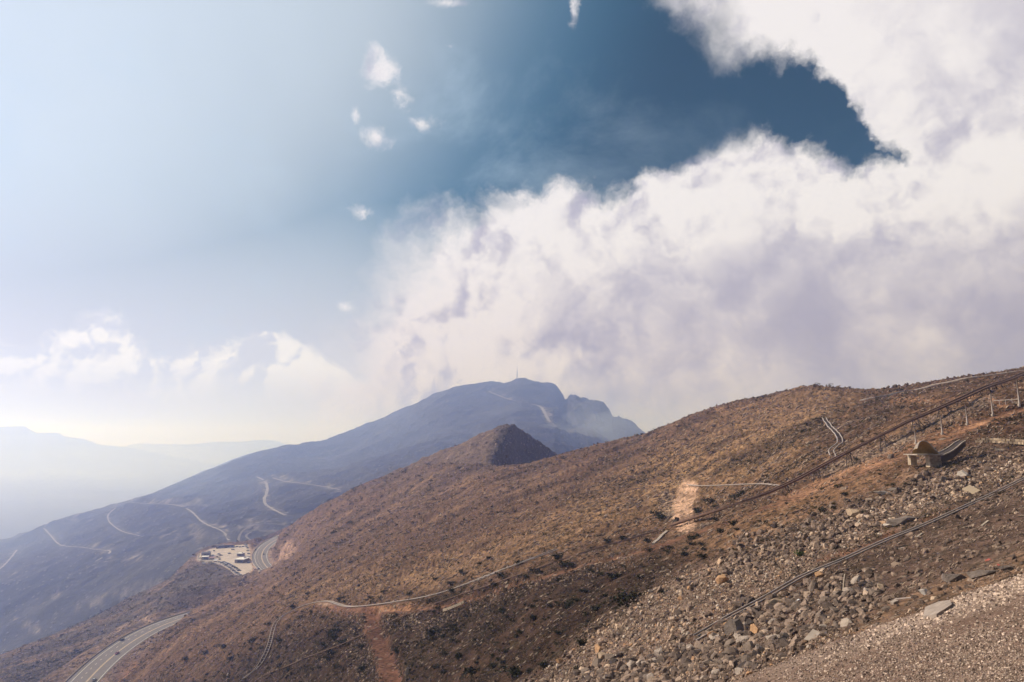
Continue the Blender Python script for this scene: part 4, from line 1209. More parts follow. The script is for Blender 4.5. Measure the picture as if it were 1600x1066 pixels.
# ============================================================ communications tower on the summit, cairns
def tower():
    base = S.hit(808, 595.5); base[2] -= 1
    r = empty('radio_tower', base); tag(r, 'tall red and white lattice radio mast standing on the far hazy summit', 'mast')
    Ht, w0, w1 = 62.0, 5.5, 1.2
    def corner(k, z):
        w = w0 + (w1 - w0) * min(1, z / 45) ** 0.8
        a = math.pi / 4 + k * math.pi / 2
        return Vector((w * math.cos(a), w * math.sin(a), z))
    lv = [0, 6, 12, 18, 24, 30, 36, 42, 48]
    for k in range(4):
        m = MB(); m.tube([corner(k, z) for z in lv], 0.55, 4); m.build('leg', M_dark, r)
    for a, b in zip(lv[:-1], lv[1:]):
        m = MB()
        for k in range(4):
            m.tube([corner(k, a), corner((k + 1) % 4, b)], 0.28, 4); m.tube([corner(k, b), corner((k + 1) % 4, b)], 0.25, 4)
        m.build('brace', M_dark, r)
    m = MB(); m.tube([(0, 0, 46), (0, 0, Ht)], 0.7, 6, r2=0.3); m.build('antenna_pole', M_dark, r)
    for z in (30, 40):
        m = MB(); m.tube([(2, -1.6, z), (2, -2.6, z)], 1.5, 10); m.build('dish', M_white, r)
tower()
def cairn(px, py, h, label):
    p = H.hit(px, py + 3); r = empty('cairn', p); tag(r, label, 'cairn'); z = -0.3
    w = h * 0.55
    while z < h:
        q = ROCKS_SMALL[int(rng.integers(0, 6))]
        o = link('stone', q, r, (rng.uniform(-0.1, 0.1) * w, rng.uniform(-0.1, 0.1) * w, z + w * 0.3)); o.scale = (w, w, w * 0.7); o.rotation_euler.z = rng.uniform(0, 6)
        z += w * 0.5; w *= 0.88

# ============================================================ rock and shrub prototypes
def hull_rock(n, seed, flat_=0.75):
    r2 = np.random.default_rng(seed)
    p = r2.normal(size=(n, 3)); p /= np.linalg.norm(p, axis=1)[:, None]
    p *= r2.uniform(0.36, 0.56, (n, 1)) * np.array([1.15, 0.95, flat_])
    bm = bmesh.new()
    for q in p: bm.verts.new(q)
    res = bmesh.ops.convex_hull(bm, input=bm.verts)
    for v in [v for v in bm.verts if not v.link_faces]: bm.verts.remove(v)
    bmesh.ops.triangulate(bm, faces=bm.faces)
    bmesh.ops.recalc_face_normals(bm, faces=bm.faces)
    bm.verts.index_update()
    V = np.array([v.co[:] for v in bm.verts]); Fc = np.array([[v.index for v in f.verts] for f in bm.faces])
    bm.free()
    return V, Fc
big_protos = [hull_rock(22, 100 + i, 0.6 + 0.35 * (i % 4) / 3) for i in range(14)]
small_protos = [hull_rock(9, 300 + i, 0.6 + 0.3 * (i % 3) / 2) for i in range(12)]
ROCKS = [mesh_np('boulder', v, f, M_rock_o) for v, f in big_protos]
ROCKS_SMALL = [mesh_np('stone', v, f, M_rock_o) for v, f in small_protos]

def rot_mats(n, tilt=0.5):
    a = rng.uniform(0, 2 * np.pi, n); b = rng.normal(0, tilt, n); c = rng.normal(0, tilt, n)
    ca, sa, cb, sb, cc_, sc_ = np.cos(a), np.sin(a), np.cos(b), np.sin(b), np.cos(c), np.sin(c)
    R = np.zeros((n, 3, 3))
    Rz = np.stack([np.stack([ca, -sa, 0 * a], 1), np.stack([sa, ca, 0 * a], 1), np.stack([0 * a, 0 * a, 1 + 0 * a], 1)], 1)
    Rx = np.stack([np.stack([1 + 0 * a, 0 * a, 0 * a], 1), np.stack([0 * a, cb, -sb], 1), np.stack([0 * a, sb, cb], 1)], 1)
    Ry = np.stack([np.stack([cc_, 0 * a, sc_], 1), np.stack([0 * a, 1 + 0 * a, 0 * a], 1), np.stack([-sc_, 0 * a, cc_], 1)], 1)
    return Rz @ Rx @ Ry

def merge(name, protos, pos_, size, mat_, tones, tilt=0.5, kind='stuff', stretch=0.25):
    Vs, Fs, Ts = [], [], []; base = 0
    which = rng.integers(0, len(protos), len(pos_))
    R = rot_mats(len(pos_), tilt)
    for k, (v, f) in enumerate(protos):
        idx = np.nonzero(which == k)[0]
        if len(idx) == 0: continue
        st = 1 + rng.uniform(-stretch, stretch, (len(idx), 1, 3))
        W = np.einsum('nij,nvj->nvi', R[idx], v[None] * st) * size[idx, None, None] + pos_[idx, None, :]
        nv = len(v)
        Fq = f[None] + (np.arange(len(idx)) * nv)[:, None, None] + base
        Vs.append(W.reshape(-1, 3)); Fs.append(Fq.reshape(-1, 3)); Ts.append(np.repeat(tones[idx], nv)); base += nv * len(idx)
    me = mesh_np(name, np.concatenate(Vs), np.concatenate(Fs), mat_, False, {'tone': ('FLOAT', np.concatenate(Ts))})
    return tag(link(name, me), kind=kind)

nA, nB, nC = HnA, HnB, HnC
class Scatter:
    """random points on the visible ground of a loft, weighted by how large the ground shows"""
    def __init__(s, L):
        s.L = L
        qy, qx = L.QY, L.QX
        dy = qy[:-1] - qy[1:]
        runmin = np.minimum.accumulate(qy, axis=0)
        vis = (qy[:-1] <= runmin[:-1] + 3.0) & (dy > 0)
        ok = vis[:, :-1] & (qx[:-1, :-1] > -60) & (qx[:-1, :-1] < 1660) & (qy[:-1, :-1] < 1110) & (qy[:-1, :-1] > 0)
        s.area = np.where(ok, dy[:, :-1] * (qx[:-1, 1:] - qx[:-1, :-1]), 0)
        s.area[s.area < 0] = 0
    def pick(s, n, w):
        p = (s.area * w[:-1, :-1]).ravel(); c = np.cumsum(p); c /= c[-1]
        k = np.searchsorted(c, rng.random(n)); i, j = np.unravel_index(k, s.area.shape)
        a, b = rng.random(n)[:, None], rng.random(n)[:, None]
        V = s.L.V
        v = (V[i, j] * (1 - a) + V[i + 1, j] * a) * (1 - b) + (V[i, j + 1] * (1 - a) + V[i + 1, j + 1] * a) * b
        return v, i, j

SH = Scatter(H)
# keep roads, terrace and tracks clear
clear = np.ones(H.V.shape[:2])
clear *= (d_lo > 14) & (d_up > 11) & ~(ins | ((dist < 4) & (H.D > 600)))
X, Y = H.V[..., 0], H.V[..., 1]
for ln, w in ((R_red, 2.0), (R_gully, 1.7), (R_low, 1.5), (R_mid, 1.3), (R_pipe, 1.0), (R_coaster, 1.2)):
    d_, _ = line_dist(X, Y, ln); clear *= d_ > w
rubm = region([(640, 1200), (860, 1040), (960, 965), (1050, 900), (1130, 882), (1250, 838), (1330, 800), (1420, 768), (1500, 738), (1640, 690), (1640, 722), (1500, 778), (1400, 822), (1300, 872), (1150, 960), (1400, 1000), (1160, 1100), (1000, 1200)], 18)
boul = region([(820, 1200), (900, 1060), (1080, 1000), (1200, 935), (1290, 905), (1370, 905), (1385, 950), (1260, 1008), (1130, 1080), (1000, 1200)], 22)
strips = np.clip(near_px([(560, 985), (620, 965), (700, 962), (800, 930), (880, 905), (990, 872)], 12) + near_px([(545, 960), (560, 1000), (575, 1066)], 20) + near_px([(620, 960), (680, 985)], 16)
                 + near_px([(1100, 800), (1200, 775), (1300, 735), (1440, 672), (1540, 628)], 12) + near_px([(1036, 775), (1040, 815)], 10), 0, 1)
clear = clear * (1 - np.clip(scar0 * 1.3, 0, 0.97))
outcrop = region([(1120, 880), (1150, 840), (1250, 820), (1330, 790), (1440, 745), (1520, 735), (1500, 765), (1400, 800), (1330, 840), (1200, 890), (1130, 915)], 20)

def grow(n, w, lo, hi, pw, pxmax=None):
    """n stones; sizes in metres drawn from a power law, never shown larger than pxmax picture pixels"""
    p, i, j = SH.pick(n, w)
    u = rng.random(n)
    sz = lo + (hi - lo) * u ** pw
    return p, sz, i, j
PA, SA, TA = [], [], []
def addr(p, s_, t): PA.append(p); SA.append(s_); TA.append(t)
# rubble fields: metres scale with what the photo shows at that distance
p, i, j = SH.pick(19000, clear * rubm * (1 - 0.35 * boul)); d = H.QD[i, j]
s_ = (2.0 + 5.5 * rng.random(len(p)) ** 3.2) * d / F; addr(p, s_, np.clip(rng.beta(2.4, 1.7, len(p)) + 0.12, 0, 1))
p, i, j = SH.pick(520, clear * rubm * (1 - 0.5 * boul)); d = H.QD[i, j]
s_ = (6 + 10 * rng.random(len(p)) ** 2.2) * d / F; addr(p, s_, rng.random(len(p)))
p, i, j = SH.pick(2800, clear * boul); d = H.QD[i, j]
s_ = (4.5 + 17 * rng.random(len(p)) ** 2.8) * d / F; addr(p, s_, np.clip(rng.beta(1.6, 2.6, len(p)) + 0.02, 0, 1))
p, i, j = SH.pick(4200, clear * strips * (H.D < 400)); d = H.QD[i, j]
s_ = (2.0 + 4.5 * rng.random(len(p)) ** 2.5) * d / F; addr(p, s_, np.clip(rng.beta(2, 2.8, len(p)) + 0.04, 0, 1))
p, i, j = SH.pick(1500, clear * outcrop); d = H.QD[i, j]
s_ = (3 + 12 * rng.random(len(p)) ** 3.2) * d / F; addr(p, s_, rng.beta(2, 2.5, len(p)))
p, i, j = SH.pick(7000, clear * np.clip(rubm + boul, 0, 1)); d = H.QD[i, j]
s_ = (1.6 + 2.6 * rng.random(len(p)) ** 2) * d / F; addr(p, s_, np.clip(rng.beta(2.4, 1.5, len(p)) + 0.08, 0, 1))
# slope below the twin pipe: scattered stones
p, i, j = SH.pick(2600, clear * scree); d = H.QD[i, j]
s_ = (2 + 12 * rng.random(len(p)) ** 4) * d / F; addr(p, s_, np.clip(rng.beta(1.8, 3, len(p)), 0, 1))
# dark lower slope: broken ground
p, i, j = SH.pick(3500, clear * darkr * (H.D < 420)); d = H.QD[i, j]
s_ = (2 + 5 * rng.random(len(p)) ** 3.5) * d / F; addr(p, s_, np.clip(rng.beta(1.3, 8, len(p)), 0, 1))
# the whole mountainside, following ledges
w_ = clear * np.clip(0.10 + led * 0.9 + nC * 0.7 + nB * 0.8, 0.01, 1.6) * (1 - rubm) * (1 - 0.6 * darkr)
p, i, j = SH.pick(22000, w_); d = H.QD[i, j]
s_ = (1.6 + 3.2 * rng.random(len(p)) ** 3) * d / F; addr(p, s_, np.clip(rng.beta(2, 3, len(p)), 0, 1))
p, i, j = SH.pick(9000, w_ * (1 - 0.85 * darkr) * np.clip(0.3 + led + gold * 0.5, 0, 1.5)); d = H.QD[i, j]
LEDP, LEDS = p.copy(), (2.4 + 4.2 * rng.random(len(p)) ** 2.2) * d / F
SK = Scatter(KN)
p, i, j = SK.pick(2600, np.ones(KN.V.shape[:2])); d = KN.QD[i, j]
addr(p, (1.6 + 3.6 * rng.random(len(p)) ** 2.5) * d / F, np.clip(rng.beta(2, 3, len(p)), 0, 1))
# skyline stones
top = np.zeros(H.V.shape[:2]); k_ = np.argmin(H.QY, axis=0)
for o_ in range(-5, 1): top[np.clip(k_ + o_, 0, top.shape[0] - 1), np.arange(top.shape[1])] = 1
ww = (top * clear)[:-1, :-1]; ii, jj = np.nonzero(ww * (H.QX[:-1, :-1] > 850) * (H.QX[:-1, :-1] < 1620))
k = rng.integers(0, len(ii), 420); p = H.V[ii[k], jj[k]]; d = H.QD[ii[k], jj[k]]
addr(p.copy(), (2 + 4.5 * rng.random(len(p)) ** 2) * d / F, rng.beta(1.5, 4, len(p)))
Pp, Sz, Tn = np.concatenate(PA), np.concatenate(SA), np.concatenate(TA)
Pp = Pp.copy(); Pp[:, 2] += Sz * rng.uniform(-0.16, 0.12, len(Sz))
qx, qy, qd = proj(Pp); spx = Sz * F / qd
inframe = (qx > 0) & (qx < 1600) & (qy < 1064)
order = np.argsort(-(spx * inframe))
one = order[:285]; rest = order[285:]
big = rest[spx[rest] > 6.0]; small = rest[spx[rest] <= 6.0]
def merge_ledges():
    n = len(LEDP); V, Fc = small_protos[2]
    a = math.radians(24) + rng.normal(0, 0.25, n)
    ca, sa = np.cos(a), np.sin(a)
    sc3 = np.stack([LEDS * rng.uniform(1.3, 2.2, n), LEDS * 0.7, LEDS * rng.uniform(0.25, 0.5, n)], 1)
    W = V[None] * sc3[:, None, :]
    W[..., 2] += W[..., 0] * 0.42                     # bedding dips with the mountainside
    X_ = W[..., 0] * ca[:, None] - W[..., 1] * sa[:, None]; Y_ = W[..., 0] * sa[:, None] + W[..., 1] * ca[:, None]
    W = np.stack([X_, Y_, W[..., 2]], -1) + LEDP[:, None, :] + np.array([0, 0, 0.1])
    Fq = Fc[None] + (np.arange(n) * len(V))[:, None, None]
    me = mesh_np('bedrock_ledge_rubble', W.reshape(-1, 3), Fq.reshape(-1, 3), M_rock_a, False, {'tone': ('FLOAT', np.repeat(np.clip(rng.beta(3, 2.4, n), 0, 0.9), len(V)))})
    tag(link('bedrock_ledge_rubble', me), kind='stuff')
merge_ledges()
merge('rubble', big_protos, Pp[big], Sz[big], M_rock_a, Tn[big], 0.7)
merge('scattered_stones_rubble', small_protos, Pp[small], Sz[small], M_rock_a, Tn[small], 0.7)

def stonemat(n, c):
    def fn(N, b):
        p = pos(N); n1 = N.noise(p, 1.8, 7, 0.65); n2 = N.noise(p, 11.0, 6, 0.7)
        c_ = N.vm('SCALE', c, scale=N.m('MULTIPLY', N.lin(n1, 0.3, 0.7, 0.7, 1.25), N.lin(n2, 0.3, 0.7, 0.85, 1.15)))
        N.L.new(c_, b.inputs['Base Color']); bump(N, b, N.m('ADD', n1, n2), 0.8, 0.12)
    return mat(n, fn, 0.92, 0.15)
TCOL = [('near black', (0.075, 0.058, 0.052)), ('dark grey brown', (0.135, 0.100, 0.083)), ('grey', (0.21, 0.160, 0.130)), ('pinkish grey', (0.32, 0.232, 0.182)),
        ('pale', (0.42, 0.34, 0.285)), ('tan', (0.42, 0.31, 0.22)), ('orange brown', (0.36, 0.205, 0.115))]
TMAT = [stonemat('stone_' + n_.replace(' ', '_'), c_) for n_, c_ in TCOL]
TME = []
for m_ in TMAT:
    row = []
    for q in ROCKS:
        e_ = q.copy(); e_.name = 'boulder'; e_.materials.clear(); e_.materials.append(m_); row.append(e_)
    TME.append(row)
def pipe_y(x): return float(np.interp(x, [1086, 1200, 1300, 1400, 1500, 1600], [994, 935, 884, 843, 798, 752]))
def rock_place(x, y):
    if x > 1086 and y > pipe_y(x):
        if x > 1500: return 'on the bare slope under the upper pipe end', 'stones on the slope below the twin pipe'
        if x > 1400: return 'on the brown slope between pipe and concrete pad', 'stones on the slope below the twin pipe'
        if y < pipe_y(x) + 35: return 'just under the twin pipe', 'boulders heaped below the twin pipe'
        if x > 1330: return 'at the upper end of the boulder heap', 'boulders heaped below the twin pipe'
        if x > 1240: return 'in the middle of the boulder heap', 'boulders heaped below the twin pipe'
        if y > 1030: return 'where the boulder heap meets the lower picture edge', 'boulders heaped below the twin pipe'
        return 'at the lower end of the boulder heap', 'boulders heaped below the twin pipe'
    if x > 1450: return 'in the rocks below the curved walkway', 'boulders in the rocky band above the twin pipe'
    if x > 1330: return 'in the rocky outcrops left of the shelter', 'boulders in the rocky band above the twin pipe'
    if x > 1180: return 'in the pale rubble just above the twin pipe', 'boulders in the rocky band above the twin pipe'
    if x > 1040 and y < 990: return 'on the upper edge of the pale rubble slide', 'boulders in the rubble slide'
    if x > 980: return 'in the rubble slide left of the pipe end', 'boulders in the rubble slide'
    if x > 880: return 'near the bottom of the rubble slide', 'boulders in the rubble slide'
    if x > 700: return 'on the dark slope near the lower picture edge', 'stones on the dark lower slope'
    return 'on the dark slope beside the red gully', 'stones on the dark lower slope'
for n_, k in enumerate(one):
    v_ = Tn[k]; ti = 0 if v_ < 0.10 else 1 if v_ < 0.30 else 2 if v_ < 0.48 else 3 if v_ < 0.66 else 4 if v_ < 0.84 else 5 if v_ < 0.92 else 6
    o = link('boulder', TME[ti][int(rng.integers(0, len(ROCKS)))], loc=Pp[k])
    sc_ = Sz[k] * 1.05
    ex = (rng.uniform(0.75, 1.35), rng.uniform(0.75, 1.2), rng.uniform(0.6, 1.2))
    o.scale = tuple(sc_ * e_ for e_ in ex)
    o.rotation_euler = (rng.normal(0, 0.4), rng.normal(0, 0.4), rng.uniform(0, 6.28))
    w_ = spx[k]
    size = 'very large' if w_ > 21 else 'large' if w_ > 16.5 else 'middling' if w_ > 13 else 'small'
    form = 'flat' if ex[2] < 0.74 else 'upright' if ex[2] > 1.05 and ex[0] < 1.1 else 'long' if ex[0] > 1.18 else 'blocky'
    pl, g = rock_place(qx[k], qy[k])
    tag(o, f'{size} {form} {TCOL[ti][0]} boulder {pl}', 'boulder', g)

# stones the photograph lets one single out
def stone_at(px, py, size, mesh_i, tone_mat, label, name='boulder', sc3=(1, 1, 1), rz=0.0, cat='boulder', L=None, sink=0.2):
    p = (L or H).hit(px, py); d = proj(p)[2]
    s0 = size * d / F
    me = ROCKS[mesh_i].copy(); me.materials.clear(); me.materials.append(tone_mat)
    o = link(name, me, loc=(p[0], p[1], p[2] + s0 * (0.5 * sc3[2] * 0.7 - sink * sc3[2])))
    o.scale = (s0 * sc3[0], s0 * sc3[1], s0 * sc3[2]); o.rotation_euler = (rng.normal(0, 0.15), rng.normal(0, 0.15), rz)
    tag(o, label, cat)
SM_pale = stonemat('pale_stone', (0.50, 0.43, 0.37)); SM_or = stonemat('orange_stone', (0.46, 0.27, 0.15)); SM_grey = stonemat('grey_stone', (0.22, 0.175, 0.15)); SM_yel = stonemat('tan_stone', (0.46, 0.34, 0.24)); SM_white = stonemat('white_stone', (0.66, 0.60, 0.54))
stone_at(1150, 990, 34, 3, SM_grey, 'large dark grey boulder just below the lower end of the twin pipe')
stone_at(1142, 982, 22, 5, SM_or, 'orange boulder leaning on the large dark one below the end of the twin pipe')
stone_at(1178, 992, 24, 7, SM_or, 'orange brown boulder right of the large dark one below the end of the twin pipe', sc3=(0.8, 1, 1.2))
stone_at(1130, 910, 20, 2, SM_or, 'pinkish orange block standing proud at the top edge of the rubble slide', sc3=(1, 1, 1.2))
stone_at(1078, 921, 11, 4, SM_or, 'small bright orange stone left of the pinkish block on the rubble edge')
stone_at(1214, 944, 24, 6, SM_yel, 'long tan boulder directly under the twin pipe', sc3=(1.3, 0.9, 0.6))
stone_at(1281, 902, 16, 8, SM_or, 'rust coloured stone touching the twin pipe', sc3=(0.9, 1, 1.1))
stone_at(1446, 929, 17, 9, SM_white, 'off white rounded stone above the pale concrete pad')
stone_at(1492, 908, 34, 1, SM_grey, 'big low grey boulder on the rim of the gravel shoulder', sc3=(1.25, 0.9, 0.85), sink=0.3)
stone_at(1537, 899, 36, 5, SM_grey, 'long flat grey slab of rock on the rim of the shoulder, near the red cloth', sc3=(1.4, 0.8, 0.7), sink=0.3)
stone_at(1574, 891, 24, 12, SM_grey, 'grey stone at the upper end of the flat slab near the red cloth', sc3=(1.2, 0.9, 0.7))
stone_at(1409, 818, 34, 1, SM_grey, 'smooth dark grey outcrop by the twin pipe in the rubble band', sc3=(1.5, 0.9, 0.6))
stone_at(1392, 824, 20, 4, SM_pale, 'pale flat stone at the foot of the smooth dark outcrop', sc3=(1.4, 1, 0.5))
stone_at(1335, 808, 26, 13, SM_yel, 'tall tan rock glowing in the rocky band below the golden slope', sc3=(1, 1, 1.2))
stone_at(1506, 746, 18, 3, SM_pale, 'pale angular boulder below the curved stair of the shelter')
stone_at(1513, 748, 10, 5, SM_or, 'orange tipped boulder beside the pale angular one')
stone_at(1475, 752, 14, 6, SM_grey, 'black shaded rock in the rubble left of the pale angular boulder')
stone_at(1393, 716, 11, 2, SM_grey, 'grey block beside the orange track just left of the shelter', sc3=(0.9, 0.9, 1.3))
stone_at(1400, 768, 18, 8, SM_grey, 'grey rounded outcrop at the top of the rocky band', sc3=(1.4, 1, 0.7))
stone_at(1380, 772, 16, 9, SM_pale, 'pale grey slab of outcrop left of the rounded one', sc3=(1.6, 1, 0.6))
stone_at(875, 1035, 13, 9, SM_or, 'orange topped stone at the left end of the boulders near the lower edge')
stone_at(942, 1028, 16, 11, SM_yel, 'pale yellow split stone near the foot of the rubble slide')
stone_at(934, 1020, 22, 7, SM_or, 'rust brown boulder behind the split yellow stone')
stone_at(637, 1055, 13, 6, SM_yel, 'pale upright stone on the edge of the red gully', sc3=(0.7, 0.8, 1.6))
cairn(1265, 606, 1.7, 'small stone cairn on the brown skyline in the middle right')
cairn(1592, 580, 1.1, 'small cairn on the skyline at the far right edge')

# flat manufactured debris
def slab(px, py, sx, sy, sz, rz, mat_, label, name, cat, L=None, tilt=(0, 0), up=0.0):
    p = (L or H).hit(px, py); d = proj(p)[2]; k = d / F
    m = MB(); m.box((0, 0, 0), (sx * k, sy * k, sz * k))
    bm = bmesh.new(); me = m.mesh(name, mat_); bm.from_mesh(me)
    bmesh.ops.bevel(bm, geom=bm.edges[:], offset=min(sx, sy, sz) * k * 0.12, segments=1, affect='EDGES'); bm.to_mesh(me); bm.free()
    o = link(name, me, loc=(p[0], p[1], p[2] + (sz * 0.5 + up) * k)); o.rotation_euler = (tilt[0], tilt[1], rz)
    tag(o, label, cat)
slope_t = (-0.25, -0.45)
slab(1518, 769, 17, 18, 2.2, 0.3, flat('yellow_board', (0.55, 0.42, 0.29), 0.08, 1), 'flat square yellowish board lying on the slope above the twin pipe', 'board', 'board', tilt=(0.45, -0.35), up=2)
slab(1398, 944, 12, 7, 5, 0.4, M_conc, 'small pale concrete block at the end of a thin pipe', 'concrete_block', 'block', tilt=(0.1, -0.2))
slab(1341, 818 + 0, 0.1 + 16, 3, 2, 0.6, M_timber, 'short pale plank resting in the rocky band', 'plank', 'plank', tilt=(0, -0.45))
slab(1540, 819, 18, 3.5, 2, 0.35, M_timber, 'pale plank on the brown slope below the twin pipe', 'plank', 'plank', tilt=(0, -0.42))
slab(1437, 838, 14, 3, 2, 0.35, M_timber, 'short pale plank right under the middle of the twin pipe', 'plank', 'plank', tilt=(0, -0.42))
slab(1320, 924, 2.5, 2.5, 26, 0.2, M_timber, 'grey timber post leaning upright among the heaped boulders', 'post', 'post', tilt=(0.1, 0.12))
slab(1352, 894, 2.2, 14, 2, -0.5, M_timber, 'thin grey stake stuck in the slope below the twin pipe', 'stake', 'stake', tilt=(0.5, -0.3))
slab(1244, 941, 14, 2.6, 2, 0.3, M_white, 'small white batten among the boulders under the twin pipe', 'batten', 'batten', tilt=(0, -0.35))
slab(1544, 876, 9, 4, 1.2, 0.3, M_redcloth, 'small faded red cloth on the slope above the flat grey slab', 'cloth', 'cloth', tilt=(0.2, -0.3))
slab(1560, 884, 7, 4, 1.0, 0.8, M_redcloth, 'scrap of faded red sheet just below the larger red cloth', 'cloth scrap', 'cloth', tilt=(0.2, -0.3))
slab(1270, 998, 26, 14, 5, 0.5, M_conc, 'tilted light grey concrete slab at the foot of the boulder heap', 'concrete_slab', 'slab', tilt=(0.2, -0.5))
# pale concrete pad on the lip of the shoulder
def pad():
    pts = [(1444, 953), (1452, 948), (1466, 945), (1483, 943), (1486, 950), (1474, 958), (1462, 965), (1443, 969)]
    v = []
    for a, b in pts:
        j = np.searchsorted(G.cols, a); colq = G.QY[:, j]; i = int(np.argmin(np.abs(colq[20:191] - b))) + 20
        v.append(G.V[i, j])
    v = np.array(v); n = len(v); m = MB()
    m.add([Vector(q) + Vector((0, 0, 0.14)) for q in v] + [Vector(q) - Vector((0, 0, 0.4)) for q in v], [tuple(range(n)), tuple(reversed(range(n, 2 * n)))] + [(i, (i + 1) % n, (i + 1) % n + n, i + n) for i in range(n)])
    tag(m.build('concrete_pad', flat('pad_concrete', (0.29, 0.235, 0.20), 0.35, 2.6)), 'irregular pale concrete pad on the lip of the gravel shoulder', 'concrete pad')
pad()

# ============================================================ pipes and sledge tracks
def drape(line, lift, step=2.0, smooth=3):
    l = resample(line, step).copy()
    z = np.array([ground(a[0], a[1], a[2]) for a in l])
    for _ in range(smooth * 3):
        z[1:-1] = np.maximum(z[1:-1], 0.5 * (z[:-2] + z[2:])) * 0.5 + 0.5 * (0.25 * z[:-2] + 0.5 * z[1:-1] + 0.25 * z[2:])
    l[:, 2] = z + lift
    return l

def tubes(name, line, offs, r, mat_, parent, n=6):
    for o in offs:
        m = MB(); m.tube(offset(line, o), r, n); m.build(name, mat_, parent)

# twin pipe across the near slope
ln = drape(R_pipe, 0.16, 2.0)
for o, lab in ((-0.22, 'upper of the two long grey pipes running side by side down the near slope'), (0.24, 'lower of the two long grey pipes running side by side down the near slope')):
    m = MB(); m.tube(offset(ln, o), 0.085, 7); tag(m.build('pipe', M_steel, smooth=True), lab, 'pipe', 'twin pipes on the near slope')
m = MB(); m.tube(drape(H.path([(1088, 1003), (1098, 997), (1112, 990)], 3), 0.12), 0.08, 6)
tag(m.build('pipe', M_steel), 'short loose length of grey pipe at the lower end of the twin pipes', 'pipe')
m = MB(); m.tube(drape(H.path([(1400, 942), (1410, 941), (1425, 940)], 3), 0.2, 0.5), 0.04, 6)
tag(m.build('pipe', M_steel), 'thin straight pipe reaching out from the small concrete block', 'pipe')

def sled(line, label, mat_, lift=0.45, gauge=0.9, r=0.09, tie=3.0, supports=0.0, group=None, name='sledge_track'):
    root = empty(name, tuple(line[0])); tag(root, label, 'track', group)
    inv = -line[0]
    l = line + inv
    tubes('rail', l + np.array([0, 0, lift]), (-gauge / 2, gauge / 2), r, mat_, root)
    f = resample(l, tie)
    t_ = f[1] - f[0]
    mt = MB(); mt.box((0, 0, 0), (gauge + 0.2, 0.16, 0.12)); tm = mt.mesh('crosstie', mat_)
    for i in range(1, len(f) - 1):
        if i > 295: break
        t = f[i + 1] - f[i - 1]
        o = link('crosstie', tm, root, f[i] + np.array([0, 0, lift - 0.14])); o.rotation_euler.z = math.atan2(t[1], t[0]) - math.pi / 2
    return root, f

# main raised track with its trestle legs
ln = resample(smooth_line(resample(R_coaster, 3), 30), 2.0)
gz = np.array([ground(a[0], a[1], a[2]) for a in ln])
ln[:, 2] = gz
for _ in range(60): ln[1:-1, 2] = 0.25 * ln[:-2, 2] + 0.5 * ln[1:-1, 2] + 0.25 * ln[2:, 2]
qx_, qy_, qd_ = proj(ln)
lift_prof = np.interp(qx_, [1040, 1070, 1150, 1250, 1320, 1420, 1480, 1560, 1650], [0.4, 0.8, 1.4, 1.9, 2.6, 3.1, 2.6, 1.6, 1.2])
top_l = ln.copy(); top_l[:, 2] += lift_prof
root = empty('raised_sledge_track', tuple(top_l[0])); tag(root, 'long brown raised sledge track climbing the slope on trestle legs', 'track')
l0 = top_l - top_l[0]
for o in (-0.6, 0.6):
    m = MB(); m.strip(offset(l0, o), [(-0.13, -0.22), (-0.13, 0.16), (0.13, 0.16), (0.13, -0.22)]); m.build('rail', M_rust, root)
m = MB(); m.strip(l0, [(-0.45, -0.36), (-0.45, -0.28), (0.45, -0.28), (0.45, -0.36)]); m.build('walkway', M_rust, root)
m = MB(); m.strip(offset(l0, 1.35), [(-0.05, 0.75), (-0.05, 0.86), (0.05, 0.86), (0.05, 0.75)]); m.build('handrail', M_rust, root)
mp = MB(); mp.box((0, 0, 0.3), (0.08, 0.08, 1.05)); post_me = mp.mesh('rail_post', M_rust)
f = resample(l0, 3.2)
fo = offset(f, 1.35)
for i in range(1, len(f) - 1):
    link('rail_post', post_me, root, fo[i])
acc = 0
for i in range(4, len(top_l) - 2, 4):
    a = top_l[i]; x_, y_, d_ = proj(a)
    if x_ < 1075 or x_ > 1560: continue
    hgt = lift_prof[i] + 0.4
    t = top_l[i + 1] - top_l[i - 1]; t = t / np.linalg.norm(t); n = np.array([t[1], -t[0], 0]); n /= np.linalg.norm(n)
    def foot(q):
        z = ground(q[0], q[1], q[2]); return np.array([q[0], q[1], z - 0.2])
    m = MB(); base0 = top_l[0]
    for s1 in (-1, 1):
        fa = foot(a + n * 0.9 * s1 + n * 0.55 * s1 * hgt * 0.4); m.tube([a + n * 0.75 * s1 - base0 - np.array([0, 0, 0.2]), fa - base0], 0.085, 5)
        m.tube([a + n * 0.75 * s1 - base0 - np.array([0, 0, 0.2]), foot(a + n * 0.9 * s1 - t * hgt * 0.55) - base0], 0.06, 5)
    mid_ = (a + foot(a)) / 2 - base0
    m.tube([mid_ + n * 1.1, mid_ - n * 1.1], 0.05, 4)
    m.build('trestle', M_dark, root)
# sledge parked on it
def sledge(px):
    i = int(np.argmin(np.abs(qx_ - px))); a = top_l[i]; t = top_l[i + 1] - top_l[i - 1]
    r = empty('sledge', tuple(a + np.array([0, 0, 0.18])), math.atan2(t[1], t[0])); tag(r, 'dark two seat sledge standing at the lower end of the raised track', 'sledge')
    m = MB(); m.box((0, 0, 0.25), (1.6, 1.0, 0.3)); m.build('chassis', M_dark, r)
    for sx in (-0.4, 0.3):
        m = MB(); m.box((sx, 0, 0.55), (0.5, 0.6, 0.25)); m.box((sx - 0.25, 0, 0.85), (0.12, 0.6, 0.6)); m.build('seat', M_dark, r)
sledge(1060)

